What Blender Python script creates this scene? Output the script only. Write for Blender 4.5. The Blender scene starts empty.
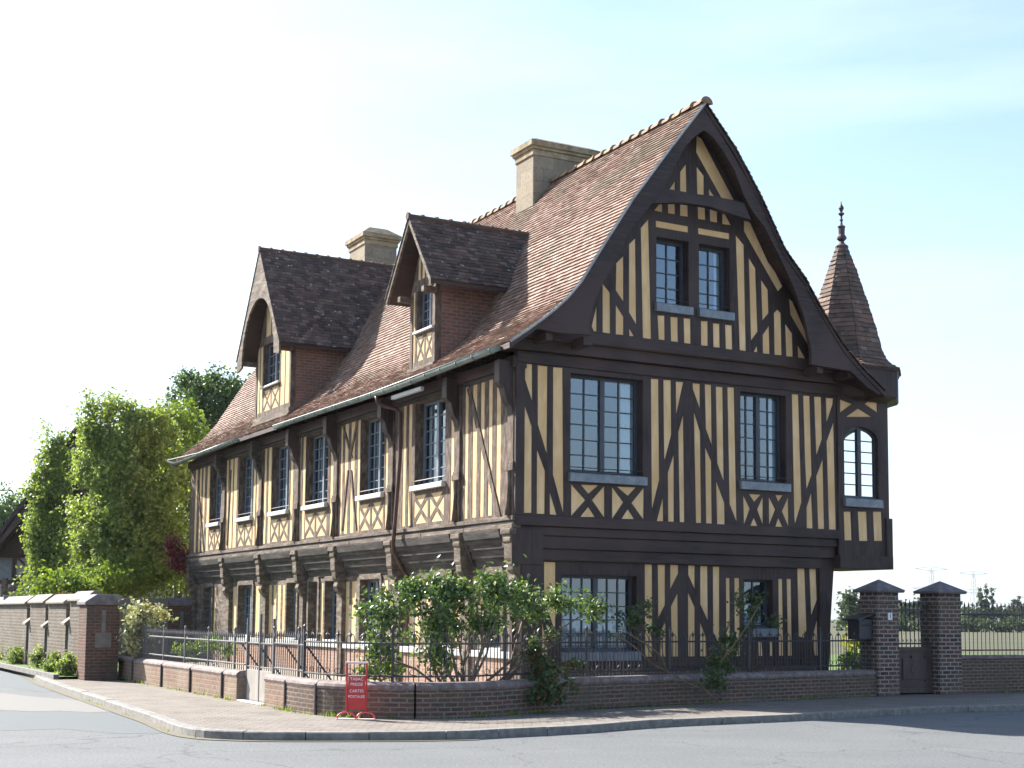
import bpy, bmesh, math, random
from mathutils import Vector, Matrix, noise
from mathutils.geometry import tessellate_polygon, delaunay_2d_cdt
random.seed(7)
PI=math.pi
scene=bpy.context.scene; COL=scene.collection
# ---------------------------------------------------------------- camera model
FPX=1416.0; PPX,PPY=512.0,482.0
EYE=Vector((0,0,1.6))
_p=math.atan(134/FPX); _r=math.radians(0.52)
_f=Vector((0,math.cos(_p),math.sin(_p))); _u0=Vector((0,-math.sin(_p),math.cos(_p))); _r0=Vector((1,0,0))
CR=_r0*math.cos(_r)+_u0*math.sin(_r); CU=_u0*math.cos(_r)-_r0*math.sin(_r)
def ray(px,py): return _f+CR*((px-PPX)/FPX)+CU*((PPY-py)/FPX)
# the survey: points measured in the photograph are turned into metres on the known planes of the house
_d=ray(-258,609); EL=Vector((_d.x,_d.y,0)).normalized(); ER=Vector((EL.y,-EL.x,0))
_d=ray(515,612); O=Vector((_d.x/_d.y*26,26,0))
ROTZ=math.atan2(ER.y,ER.x)
def toloc(P):
    q=Vector(P)-O; return (q.dot(ER),q.dot(EL),q.z)
def W(x,y,z=0.0): return O+ER*x+EL*y+Vector((0,0,z))
def G(px,py,y=0.0):
    d=ray(px,py); t=(y-(EYE-O).dot(EL))/d.dot(EL); q=toloc(EYE+d*t); return (q[0],q[2])
def S(px,py,x=0.0):
    d=ray(px,py); t=(x-(EYE-O).dot(ER))/d.dot(ER); q=toloc(EYE+d*t); return (q[1],q[2])
def gp(px,py,z=0.0):
    d=ray(px,py); return EYE+d*((z-1.6)/d.z)
def gd(px,depth):     # ground point at a given depth on a picture column
    d=ray(px,612); return Vector((d.x/d.y*depth,depth,0))

# ---------------------------------------------------------------- materials
def nm(name):
    m=bpy.data.materials.new(name); m.use_nodes=True
    nt=m.node_tree; nt.nodes.clear()
    out=nt.nodes.new('ShaderNodeOutputMaterial'); b=nt.nodes.new('ShaderNodeBsdfPrincipled')
    nt.links.new(b.outputs[0],out.inputs[0]); return m,nt,b,out
def ramp(nt,stops,fac):
    r=nt.nodes.new('ShaderNodeValToRGB'); e=r.color_ramp.elements
    while len(e)<len(stops): e.new(0.5)
    for k,(p,c) in enumerate(stops): e[k].position=p; e[k].color=(*c,1)
    nt.links.new(fac,r.inputs[0]); return r.outputs[0]
def tex(nt,scale=1,detail=4,rough=.6,vec=None,stretch=None,kind='ShaderNodeTexNoise',rot=None):
    if vec is None:
        tc=nt.nodes.new('ShaderNodeTexCoord'); vec=tc.outputs['Object']
    if stretch or rot:
        mp=nt.nodes.new('ShaderNodeMapping')
        if stretch: mp.inputs['Scale'].default_value=stretch
        if rot: mp.inputs['Rotation'].default_value=rot
        nt.links.new(vec,mp.inputs[0]); vec=mp.outputs[0]
    n=nt.nodes.new(kind); n.inputs['Scale'].default_value=scale
    if kind=='ShaderNodeTexNoise': n.inputs['Detail'].default_value=detail; n.inputs['Roughness'].default_value=rough
    nt.links.new(vec,n.inputs['Vector']); return n.outputs['Fac'] if kind=='ShaderNodeTexNoise' else n.outputs[0]
def bump(nt,b,h,s=.3,d=.02):
    bp=nt.nodes.new('ShaderNodeBump'); bp.inputs['Strength'].default_value=s; bp.inputs['Distance'].default_value=d
    nt.links.new(h,bp.inputs['Height']); nt.links.new(bp.outputs[0],b.inputs['Normal'])
def mixc(nt,f,a,b,mode='MIX'):
    m=nt.nodes.new('ShaderNodeMix'); m.data_type='RGBA'; m.blend_type=mode
    for s,v in ((0,f),(6,a),(7,b)):
        if hasattr(v,'is_linked') or hasattr(v,'links'): nt.links.new(v,m.inputs[s])
        else: m.inputs[s].default_value=v if s==0 else (*v,1)
    return m.outputs[2]
def mnoise(name,stops,scale=8,rough=.8,bs=.3,bd=.01,stretch=None,detail=5,spec=.3,metal=0,big=None):
    m,nt,b,o=nm(name); n=tex(nt,scale,detail,.65,stretch=stretch); c=ramp(nt,stops,n)
    if big:
        n2=tex(nt,big[0],3,.5); c=mixc(nt,ramp(nt,[(.42,(0,0,0)),(.62,(1,1,1))],n2),c,big[1])
    nt.links.new(c,b.inputs['Base Color']); b.inputs['Roughness'].default_value=rough
    b.inputs['Specular IOR Level'].default_value=spec; b.inputs['Metallic'].default_value=metal
    if bs: bump(nt,b,n,bs,bd)
    return m
def boxuv(nt):
    tc=nt.nodes.new('ShaderNodeTexCoord'); sp=nt.nodes.new('ShaderNodeSeparateXYZ'); nt.links.new(tc.outputs['Object'],sp.inputs[0])
    sn=nt.nodes.new('ShaderNodeSeparateXYZ'); nt.links.new(tc.outputs['Normal'],sn.inputs[0])
    def mth(op,a,b=None):
        k=nt.nodes.new('ShaderNodeMath'); k.operation=op
        for i,v in enumerate((a,b)):
            if v is None: continue
            if isinstance(v,(int,float)): k.inputs[i].default_value=v
            else: nt.links.new(v,k.inputs[i])
        return k.outputs[0]
    ax=mth('GREATER_THAN',mth('ABSOLUTE',sn.outputs[0]),.6); az=mth('GREATER_THAN',mth('ABSOLUTE',sn.outputs[2]),.7)
    u=mth('ADD',mth('MULTIPLY',sp.outputs[1],ax),mth('MULTIPLY',sp.outputs[0],mth('SUBTRACT',1,ax)))
    v=mth('ADD',mth('MULTIPLY',sp.outputs[1],az),mth('MULTIPLY',sp.outputs[2],mth('SUBTRACT',1,az)))
    cb=nt.nodes.new('ShaderNodeCombineXYZ'); nt.links.new(u,cb.inputs[0]); nt.links.new(v,cb.inputs[1]); return cb.outputs[0]
def mbrick(name,c1,c2,mortar,bw=.23,rh=.075,ms=.012,stain=(.1,.09,.08),amt=.5,flat=False,bs=.6):
    m,nt,b,o=nm(name)
    if flat:
        tc=nt.nodes.new('ShaderNodeTexCoord'); vec=tc.outputs['Object']
    else: vec=boxuv(nt)
    wob=tex(nt,6,2,.5,vec=vec)
    va=nt.nodes.new('ShaderNodeVectorMath'); va.operation='ADD'; vs=nt.nodes.new('ShaderNodeVectorMath'); vs.operation='SCALE'
    nt.links.new(wob,vs.inputs[0]); vs.inputs['Scale'].default_value=.02
    nt.links.new(vec,va.inputs[0]); nt.links.new(vs.outputs[0],va.inputs[1])
    t=nt.nodes.new('ShaderNodeTexBrick'); t.inputs['Scale'].default_value=1
    t.inputs['Color1'].default_value=(*c1,1); t.inputs['Color2'].default_value=(*c2,1); t.inputs['Mortar'].default_value=(*mortar,1)
    t.inputs['Brick Width'].default_value=bw; t.inputs['Row Height'].default_value=rh; t.inputs['Mortar Size'].default_value=ms
    t.inputs['Mortar Smooth'].default_value=.3; t.inputs['Bias'].default_value=0
    nt.links.new(va.outputs[0],t.inputs['Vector'])
    n=tex(nt,1.3,6,.7); f=ramp(nt,[(.4,(0,0,0)),(.7,(amt,)*3)],n)
    c=mixc(nt,f,t.outputs[0],stain); n2=tex(nt,14,4,.7)
    c=mixc(nt,.55,c,ramp(nt,[(.3,(.45,.45,.45)),(.7,(1,1,1))],n2),'MULTIPLY')
    nt.links.new(c,b.inputs['Base Color']); b.inputs['Roughness'].default_value=.92; b.inputs['Specular IOR Level'].default_value=.15
    if bs:
        iv=nt.nodes.new('ShaderNodeMath'); iv.operation='MULTIPLY_ADD'; nt.links.new(t.outputs['Fac'],iv.inputs[0]); iv.inputs[1].default_value=-1
        nt.links.new(n2,iv.inputs[2]); bump(nt,b,iv.outputs[0],bs,.012)
    return m
def mtile(name,stops,moss=None,white=0):
    m,nt,b,o=nm(name); at=nt.nodes.new('ShaderNodeAttribute'); at.attribute_name='tint'
    c=ramp(nt,stops,at.outputs['Fac']); n=tex(nt,9,5,.7)
    c=mixc(nt,.6,c,ramp(nt,[(.3,(.55,.55,.55)),(.7,(1.1,1.1,1.1))],n),'MULTIPLY')
    n2=tex(nt,.8,5,.65)
    if moss: c=mixc(nt,ramp(nt,[(.5,(0,0,0)),(.68,(.75,)*3)],n2),c,moss)
    if white:
        n3=tex(nt,7,3,.6,stretch=(1,1,2.2)); c=mixc(nt,ramp(nt,[(.66,(0,0,0)),(.70,(white,)*3)],n3),c,(.55,.55,.52))
    nt.links.new(c,b.inputs['Base Color']); b.inputs['Roughness'].default_value=.85; b.inputs['Specular IOR Level'].default_value=.2
    bump(nt,b,n,.4,.01); return m
def mglass(name,tint=(.62,.72,.78),f0=.19,rough=.015):
    m=bpy.data.materials.new(name); m.use_nodes=True; nt=m.node_tree; nt.nodes.clear()
    o=nt.nodes.new('ShaderNodeOutputMaterial'); mx=nt.nodes.new('ShaderNodeMixShader'); tr=nt.nodes.new('ShaderNodeBsdfTransparent')
    gl=nt.nodes.new('ShaderNodeBsdfGlossy'); lw=nt.nodes.new('ShaderNodeLayerWeight'); lw.inputs[0].default_value=.5
    pw=nt.nodes.new('ShaderNodeMath'); pw.operation='POWER'; nt.links.new(lw.outputs['Facing'],pw.inputs[0]); pw.inputs[1].default_value=5
    fr=nt.nodes.new('ShaderNodeMath'); fr.operation='MULTIPLY_ADD'; nt.links.new(pw.outputs[0],fr.inputs[0]); fr.inputs[1].default_value=1-f0; fr.inputs[2].default_value=f0
    tr.inputs[0].default_value=(*tint,1); gl.inputs[0].default_value=(.72,.86,1,1); gl.inputs['Roughness'].default_value=rough
    n=tex(nt,2.5,2,.5); bp=nt.nodes.new('ShaderNodeBump'); bp.inputs['Strength'].default_value=.12; bp.inputs['Distance'].default_value=.02
    nt.links.new(n,bp.inputs['Height']); nt.links.new(bp.outputs[0],gl.inputs['Normal'])
    nt.links.new(fr.outputs[0],mx.inputs[0]); nt.links.new(tr.outputs[0],mx.inputs[1]); nt.links.new(gl.outputs[0],mx.inputs[2])
    nt.links.new(mx.outputs[0],o.inputs[0]); return m
def mleaf(name,stops,trans=.35,rough=.45,spec=.4):
    m,nt,b,o=nm(name); at=nt.nodes.new('ShaderNodeAttribute'); at.attribute_name='tint'
    c=ramp(nt,stops,at.outputs['Fac']); nt.links.new(c,b.inputs['Base Color']); b.inputs['Roughness'].default_value=rough
    b.inputs['Specular IOR Level'].default_value=spec
    t=nt.nodes.new('ShaderNodeBsdfTranslucent'); c2=mixc(nt,1.0,c,(1.0,1.0,.45),'MULTIPLY'); nt.links.new(c2,t.inputs[0])
    mx=nt.nodes.new('ShaderNodeMixShader'); mx.inputs[0].default_value=trans
    nt.links.new(b.outputs[0],mx.inputs[1]); nt.links.new(t.outputs[0],mx.inputs[2]); nt.links.new(mx.outputs[0],o.inputs[0]); return m
MT={}
MT['wood']=mnoise('dark_stained_oak',[(.3,(.014,.009,.009)),(.5,(.036,.022,.021)),(.72,(.080,.047,.041))],9,.62,.6,.012,(2.2,2.2,.22),6,.35,0,(.9,(.055,.036,.033)))
MT['woodb']=mnoise('dark_oak_beam',[(.3,(.014,.009,.009)),(.55,(.040,.024,.023)),(.75,(.085,.045,.037))],6,.6,.6,.012,(.3,.3,4),6,.35,0,(.8,(.06,.036,.032)))
MT['old']=mnoise('weathered_oak',[(.28,(.035,.025,.021)),(.5,(.105,.076,.06)),(.72,(.23,.175,.14))],11,.85,.8,.02,(1,1,.35),7,.2)
MT['oldb']=mnoise('weathered_oak_beam',[(.28,(.05,.038,.029)),(.5,(.115,.09,.071)),(.72,(.25,.205,.165))],6,.85,.7,.02,(1,.4,2),7,.2)
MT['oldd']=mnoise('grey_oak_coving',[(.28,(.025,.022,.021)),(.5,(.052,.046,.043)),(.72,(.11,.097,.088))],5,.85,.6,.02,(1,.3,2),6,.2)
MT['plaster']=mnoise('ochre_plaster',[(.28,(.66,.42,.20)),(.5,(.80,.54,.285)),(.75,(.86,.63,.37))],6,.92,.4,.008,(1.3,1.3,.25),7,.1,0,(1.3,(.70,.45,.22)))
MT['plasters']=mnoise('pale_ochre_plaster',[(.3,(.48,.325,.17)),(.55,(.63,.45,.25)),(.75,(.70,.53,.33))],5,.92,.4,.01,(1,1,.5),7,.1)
MT['brick']=mbrick('red_brick',(.30,.14,.10),(.20,.095,.072),(.26,.215,.18),.23,.078,.013,(.1,.07,.06),.5)
MT['brickw']=mbrick('garden_wall_brick',(.165,.085,.065),(.09,.058,.048),(.23,.20,.17),.215,.068,.013,(.13,.11,.085),.9)
MT['brickp']=mbrick('pillar_brick',(.155,.078,.062),(.06,.048,.046),(.34,.305,.27),.22,.082,.015,(.17,.14,.115),.7)
MT['render']=mbrick('rendered_brick',(.24,.135,.10),(.19,.125,.095),(.25,.20,.155),.23,.08,.012,(.30,.245,.185),1.0)
MT['pinkwall']=mbrick('pink_brick',(.40,.24,.18),(.34,.20,.15),(.42,.33,.26),.22,.075,.01,(.3,.22,.17),.5)
MT['coping']=mnoise('brick_coping',[(.3,(.10,.075,.07)),(.5,(.16,.125,.115)),(.7,(.25,.22,.21))],9,.8,.5,.01,None,5,.3)
MT['stone']=mnoise('chimney_stone',[(.3,(.21,.18,.14)),(.5,(.30,.26,.205)),(.72,(.40,.355,.29))],2.5,.9,.5,.015,None,7,.15,0,(1.5,(.20,.175,.14)))
MT['stone']=mbrick('chimney_stone',(.30,.262,.205),(.235,.20,.155),(.19,.165,.13),.58,.30,.008,(.36,.28,.18),.5,False,.3)
MT['verge']=mnoise('pale_mortar_verge',[(.3,(.24,.24,.24)),(.7,(.42,.42,.41))],7,.8,.3,.005)
MT['stonecap']=mnoise('lichen_stone',[(.3,(.17,.13,.08)),(.5,(.27,.215,.135)),(.7,(.36,.32,.24))],5,.9,.6,.02,None,7,.15)
MT['rubble']=mbrick('rubble_stone',(.20,.165,.135),(.085,.072,.062),(.20,.175,.145),.155,.085,.024,(.12,.095,.07),.9)
MT['tile']=mtile('clay_tile',[(0,(.18,.112,.085)),(.35,(.245,.155,.122)),(.7,(.30,.20,.16)),(1,(.36,.28,.235))],(.15,.13,.095))
MT['tiled']=mtile('old_clay_tile',[(0,(.055,.04,.036)),(.4,(.10,.07,.058)),(.75,(.15,.09,.07)),(1,(.22,.13,.10))],(.06,.055,.045),.8)
MT['tilet']=mtile('turret_tile',[(0,(.10,.078,.066)),(.5,(.15,.105,.085)),(.85,(.21,.125,.092)),(1,(.24,.18,.15))],(.12,.11,.095))
MT['ridge']=mnoise('ridge_tile_clay',[(.3,(.17,.10,.065)),(.5,(.26,.17,.115)),(.7,(.30,.21,.10))],4,.85,.5,.01,None,5,.2)
MT['zinc']=mnoise('zinc',[(.3,(.13,.15,.17)),(.5,(.18,.20,.225)),(.7,(.26,.28,.30))],6,.5,.2,.003,None,5,.5,.35)
MT['gutter']=mnoise('zinc_gutter',[(.3,(.14,.17,.165)),(.5,(.20,.24,.235)),(.7,(.28,.32,.31))],4,.45,.2,.003,None,5,.5,.5)
MT['copper']=mnoise('brown_downpipe',[(.3,(.05,.028,.022)),(.7,(.10,.05,.038))],4,.5,.1,.003)
MT['iron']=mnoise('dark_iron',[(.3,(.018,.018,.022)),(.7,(.045,.042,.046))],20,.5,.3,.003,None,4,.5)
MT['irong']=mnoise('grey_iron',[(.3,(.06,.06,.065)),(.7,(.13,.125,.13))],20,.5,.3,.003,None,4,.5)
MT['sash']=mnoise('dark_blue_grey_paint',[(.3,(.028,.034,.046)),(.7,(.05,.058,.075))],8,.45,.2,.003,None,4,.5)
MT['sashs']=mnoise('grey_blue_paint',[(.3,(.10,.125,.155)),(.7,(.17,.20,.235))],8,.45,.2,.003,None,4,.5)
MT['sillw']=mnoise('pale_sill',[(.3,(.34,.34,.34)),(.7,(.48,.48,.47))],6,.6,.3,.003,None,4,.4)
MT['glass']=mglass('window_glass')
MT['clear']=mglass('clear_glass',(.95,.97,.98),.03,.01)
MT['curtain']=mnoise('net_curtain',[(.3,(.60,.62,.64)),(.7,(.80,.81,.82))],30,.9,.1,.002,None,3,.1)
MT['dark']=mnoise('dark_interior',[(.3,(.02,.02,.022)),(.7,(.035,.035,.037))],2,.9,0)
MT['red']=mnoise('red_enamel',[(.3,(.42,.02,.022)),(.7,(.52,.035,.035))],12,.35,.1,.002,None,3,.5)
MT['pinkp']=mnoise('faded_pink_paint',[(.3,(.60,.42,.42)),(.7,(.72,.60,.60))],12,.5,.1,.002)
MT['white']=mnoise('white_paint',[(.3,(.72,.72,.70)),(.7,(.80,.80,.78))],12,.5,.1,.002,None,3,.4)
MT['bark']=mnoise('bark',[(.3,(.05,.038,.028)),(.7,(.14,.11,.085))],12,.9,.8,.02,(1,1,.3))
MT['vine']=mnoise('rose_wood',[(.3,(.08,.055,.035)),(.7,(.20,.15,.10))],16,.85,.6,.01,(1,1,.3))
MT['kerb']=mnoise('kerb_stone',[(.3,(.12,.115,.108)),(.5,(.18,.173,.162)),(.75,(.26,.25,.235))],9,.85,.4,.006,None,7,.2)
MT['leafr']=mleaf('rose_leaf',[(0,(.03,.065,.026)),(.45,(.075,.14,.045)),(.8,(.15,.23,.07)),(1,(.28,.32,.10))],.35,.38,.5)
MT['leafd']=mleaf('dark_leaf',[(0,(.025,.05,.022)),(.6,(.06,.105,.035)),(1,(.14,.17,.06))],.3,.45,.4)
MT['leafp']=mleaf('poplar_leaf',[(0,(.10,.14,.04)),(.5,(.21,.285,.085)),(1,(.38,.46,.16))],.5,.4,.4)
MT['leafb']=mleaf('bright_leaf',[(0,(.08,.13,.025)),(.5,(.16,.24,.045)),(1,(.29,.36,.08))],.45,.45,.3)
MT['leafo']=mleaf('oak_leaf',[(0,(.035,.075,.03)),(.5,(.07,.13,.045)),(1,(.13,.19,.07))],.35,.45,.3)
MT['leafw']=mleaf('variegated_leaf',[(0,(.10,.12,.05)),(.4,(.35,.36,.2)),(.8,(.6,.58,.42)),(1,(.42,.33,.1))],.3,.5,.3)
MT['leafy']=mleaf('yellow_green_leaf',[(0,(.10,.15,.02)),(.5,(.26,.28,.04)),(1,(.42,.34,.06))],.4,.5,.3)
MT['leafm']=mleaf('maroon_leaf',[(0,(.06,.015,.02)),(.6,(.16,.03,.04)),(1,(.30,.05,.06))],.35,.5,.3)
MT['far']=mleaf('far_leaf',[(0,(.05,.075,.05)),(1,(.09,.12,.075))],.3,.7,.1)
MT['petalw']=mleaf('white_petal',[(0,(.6,.6,.55)),(1,(.8,.8,.78))],.3,.6,.2)
def mroad():
    m,nt,b,o=nm('asphalt'); n=tex(nt,26,4,.8); n2=tex(nt,.35,5,.6,stretch=(1,1.8,1)); n3=tex(nt,160,2,.6)
    c=ramp(nt,[(.25,(.065,.07,.074)),(.5,(.125,.132,.136)),(.75,(.21,.215,.215))],n)
    c=mixc(nt,.75,c,ramp(nt,[(.3,(.80,.81,.82)),(.7,(1.08,1.08,1.06))],n2),'MULTIPLY')
    c=mixc(nt,.6,c,ramp(nt,[(.3,(.6,.6,.6)),(.7,(1.15,1.15,1.15))],n3),'MULTIPLY')
    vv=nt.nodes.new('ShaderNodeTexVoronoi'); vv.feature='DISTANCE_TO_EDGE'; vv.inputs['Scale'].default_value=.33; tcw=nt.nodes.new('ShaderNodeTexCoord')
    nw=nt.nodes.new('ShaderNodeTexNoise'); nw.inputs['Scale'].default_value=1.4; nw.inputs['Detail'].default_value=5; nt.links.new(tcw.outputs['Object'],nw.inputs['Vector'])
    va=nt.nodes.new('ShaderNodeVectorMath'); va.operation='MULTIPLY_ADD'; nt.links.new(nw.outputs['Color'],va.inputs[0]); va.inputs[1].default_value=(1.2,1.2,0); nt.links.new(tcw.outputs['Object'],va.inputs[2]); nt.links.new(va.outputs[0],vv.inputs['Vector'])
    ck=ramp(nt,[(0,(.7,.7,.7)),(.004,(.5,.5,.5)),(.008,(0,0,0))],vv.outputs['Distance']); c=mixc(nt,ck,c,(.06,.06,.06))
    st=ramp(nt,[(.62,(0,0,0)),(.70,(.35,.35,.35))],tex(nt,.9,4,.6)); c=mixc(nt,st,c,(.08,.08,.083))
    nt.links.new(c,b.inputs['Base Color']); b.inputs['Roughness'].default_value=.88; b.inputs['Specular IOR Level'].default_value=.25
    bump(nt,b,n3,.5,.01); return m
MT['road']=mroad()
MT['roadd']=mnoise('asphalt_patch',[(.3,(.07,.08,.087)),(.55,(.11,.122,.128)),(.8,(.17,.18,.183))],60,.9,.4,.006,None,5,.2)
MT['roadl']=mnoise('worn_asphalt',[(.3,(.12,.118,.112)),(.55,(.17,.166,.158)),(.8,(.23,.225,.215))],50,.9,.4,.006,None,5,.2)
MT['grit']=mnoise('gutter_grit',[(.3,(.11,.10,.075)),(.6,(.17,.155,.12)),(.8,(.24,.22,.18))],40,.95,.4,.006,None,5,.1)
MT['pave']=mbrick('pavement_blocks',(.235,.20,.172),(.16,.14,.125),(.10,.092,.08),.24,.12,.012,(.25,.235,.205),.6,True,.3)
MT['lawn']=mnoise('lawn',[(.3,(.04,.07,.015)),(.6,(.09,.14,.03)),(.8,(.14,.19,.05))],9,.95,.5,.03)
MT['soil']=mnoise('garden_gravel',[(.3,(.16,.14,.11)),(.6,(.26,.235,.195)),(.8,(.36,.33,.28))],14,.95,.5,.02)
MT['field']=mnoise('field',[(.35,(.035,.05,.018)),(.5,(.06,.06,.032)),(.65,(.08,.068,.042))],.02,.95,.2,.05,(1,5,1),5)
MT['slate']=mtile('dark_slate',[(0,(.03,.03,.035)),(.6,(.06,.057,.06)),(1,(.10,.09,.09))],(.05,.05,.045))
MT['greypl']=mnoise('grey_plaster',[(.3,(.28,.27,.25)),(.7,(.42,.40,.37))],4,.9,.3,.006)
MT['pylon']=mnoise('galvanised_steel',[(.3,(.3,.31,.32)),(.7,(.42,.43,.44))],1,.6,0)
MT['gatew']=mnoise('painted_gate_panel',[(.3,(.045,.032,.03)),(.7,(.085,.06,.055))],6,.5,.3,.005,(1,1,.3))
MT['gatel']=mnoise('pale_gate_panel',[(.3,(.22,.20,.18)),(.7,(.32,.29,.26))],6,.7,.3,.005,(1,1,.3))

# ---------------------------------------------------------------- mesh tools
class MB:
    def __init__(s): s.v=[]; s.f=[]; s.mi=[]; s.t=[]; s.cur=0; s.tint=.5
    def add(s,vs,fs):
        o=len(s.v); s.v+= [tuple(v) for v in vs]
        for f in fs: s.f.append(tuple(i+o for i in f)); s.mi.append(s.cur); s.t.append(s.tint)
    def quad(s,a,b,c,d): s.add((a,b,c,d),((0,1,2,3),))
    def boxP(s,P,a0,a1,d0,d1,z0,z1):
        vs=[P(a,d,z) for a in (a0,a1) for d in (d0,d1) for z in (z0,z1)]
        s.add(vs,((0,1,3,2),(4,6,7,5),(0,4,5,1),(2,3,7,6),(0,2,6,4),(1,5,7,3)))
    def box(s,x0,x1,y0,y1,z0,z1): s.boxP(lambda a,d,z:(a,d,z),x0,x1,y0,y1,z0,z1)
    def prism(s,P,pts,d0,d1):       # polygon pts (a,z) extruded in depth
        n=len(pts); tri=tessellate_polygon([[Vector((a,z,0)) for a,z in pts]])
        vs=[P(a,d0,z) for a,z in pts]+[P(a,d1,z) for a,z in pts]
        fs=[tuple(t) for t in tri]+[tuple(i+n for i in t) for t in tri]+[(i,(i+1)%n,(i+1)%n+n,i+n) for i in range(n)]
        s.add(vs,fs)
    def plate(s,P,outer,holes,d0,hd):   # sheet with holes; hd(i) = depth of the reveal of hole i
        loops=[outer]+holes; flat=[Vector((a,z)) for l in loops for a,z in l]; ed=[]; o=0
        for l in loops: ed+=[(o+i,o+(i+1)%len(l)) for i in range(len(l))]; o+=len(l)
        vo,_,tri,_,_,_=delaunay_2d_cdt(flat,ed,[],0,1e-6)
        def inside(c,l):
            r=False; n=len(l)
            for i in range(n):
                (x1,y1),(x2,y2)=l[i],l[(i+1)%n]
                if (y1>c.y)!=(y2>c.y) and c.x<(x2-x1)*(c.y-y1)/(y2-y1)+x1: r=not r
            return r
        keep=[]
        for t in tri:
            c=(vo[t[0]]+vo[t[1]]+vo[t[2]])/3
            if inside(c,outer) and not any(inside(c,h) for h in holes): keep.append(tuple(t))
        s.add([P(v.x,d0,v.y) for v in vo],keep)
        for i,l in enumerate(holes):
            n=len(l); s.add([P(a,d0,z) for a,z in l]+[P(a,hd(i),z) for a,z in l],[(k,(k+1)%n,(k+1)%n+n,k+n) for k in range(n)])
    def tube(s,pts,r,n=6,cap=True):
        pts=[Vector(p) for p in pts]; rs=r if isinstance(r,(list,tuple)) else [r]*len(pts)
        rings=[]; prev=None
        for i,p in enumerate(pts):
            t=(pts[min(i+1,len(pts)-1)]-pts[max(i-1,0)]).normalized()
            if prev is None: u=t.orthogonal().normalized()
            else: u=(prev-t*prev.dot(t)); u=u.normalized() if u.length>1e-6 else t.orthogonal().normalized()
            prev=u; w=t.cross(u)
            rings.append([p+(u*math.cos(2*PI*k/n)+w*math.sin(2*PI*k/n))*rs[i] for k in range(n)])
        vs=[v for r_ in rings for v in r_]; fs=[]
        for i in range(len(pts)-1):
            for k in range(n): fs.append((i*n+k,i*n+(k+1)%n,(i+1)*n+(k+1)%n,(i+1)*n+k))
        if cap: fs.append(tuple(range(n-1,-1,-1))); fs.append(tuple(range(len(vs)-n,len(vs))))
        s.add(vs,fs)
    def lathe(s,c,prof,n=12,a0=0):
        vs=[]; 
        for r,z in prof: vs+=[(c[0]+r*math.cos(a0+2*PI*k/n),c[1]+r*math.sin(a0+2*PI*k/n),c[2]+z) for k in range(n)]
        fs=[(i*n+k,i*n+(k+1)%n,(i+1)*n+(k+1)%n,(i+1)*n+k) for i in range(len(prof)-1) for k in range(n)]
        fs.append(tuple(range(n-1,-1,-1))); fs.append(tuple(range(len(vs)-n,len(vs)))); s.add(vs,fs)
    def tiles(s,L,R,n_rows,width,lift=.02,jit=.006,slen=.11):
        # rows of plain tiles laid between two edge curves L(t), R(t), t from eave to ridge
        for i in range(n_rows):
            t0=i/n_rows; t1=min(1,(i+1.15)/n_rows)
            a0,b0,a1,b1=L(t0),R(t0),L(t1),R(t1)
            w=(b0-a0).length; n=max(1,round(w/width)); nrm=(b0-a0).cross(a1-a0+Vector((0,0,1e-4)))
            nrm=nrm.normalized() if nrm.length>1e-9 else Vector((0,0,1))
            if nrm.z<0: nrm=-nrm
            for k in range(n):
                off=.5*(i%2)
                u0=max(0,(k-off)/n); u1=min(1,(k+1-off)/n) if k<n-1 or not off else 1
                if u1-u0<.02/max(w,.1): continue
                g=.0015/max(w,.1)
                p0=a0.lerp(b0,u0+g); p1=a0.lerp(b0,u1-g); q0=a1.lerp(b1,u0+g); q1=a1.lerp(b1,u1-g)
                l0=nrm*(lift+random.uniform(-jit,jit)); l1=nrm*(lift+random.uniform(-jit,jit)); dn=(p0-q0).normalized()*random.uniform(-.006,.01)
                s.tint=random.random()
                s.add([p0+l0+dn,p1+l1+dn,q1+nrm*.003,q0+nrm*.003,p0+dn-nrm*.004,p1+dn-nrm*.004,q0-nrm*.01,q1-nrm*.01],((0,1,2,3),(4,5,1,0),(0,3,6,4),(1,5,7,2)))
        s.tint=.5
    def build(s,name,mats,parent=None,smooth=False,bevel=0,recalc=True,loc=None,rotz=None):
        me=bpy.data.meshes.new(name); me.from_pydata(s.v,[],s.f)
        if not isinstance(mats,(list,tuple)): mats=[mats]
        for m in mats:
            if m: me.materials.append(MT[m] if isinstance(m,str) else m)
        me.polygons.foreach_set('material_index',s.mi)
        at=me.attributes.new('tint','FLOAT','FACE'); at.data.foreach_set('value',s.t)
        if recalc:
            b=bmesh.new(); b.from_mesh(me); bmesh.ops.recalc_face_normals(b,faces=b.faces); b.to_mesh(me); b.free()
        if smooth: me.polygons.foreach_set('use_smooth',[True]*len(me.polygons))
        me.update(); o=bpy.data.objects.new(name,me); COL.objects.link(o)
        if parent: o.parent=parent
        if loc is not None: o.location=loc
        if rotz is not None: o.rotation_euler.z=rotz
        if bevel:
            md=o.modifiers.new('bevel','BEVEL'); md.width=bevel; md.segments=2; md.limit_method='ANGLE'
        return o
def empty(name,loc,rotz=0):
    o=bpy.data.objects.new(name,None); COL.objects.link(o); o.location=loc; o.rotation_euler.z=rotz; o.empty_display_size=.3; return o
def tag(o,label=None,cat=None,group=None,kind=None):
    if label: o['label']=label
    if cat: o['category']=cat
    if group: o['group']=group
    if kind: o['kind']=kind
    return o
def XYZ(a,d,z): return (a,d,z)
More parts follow.
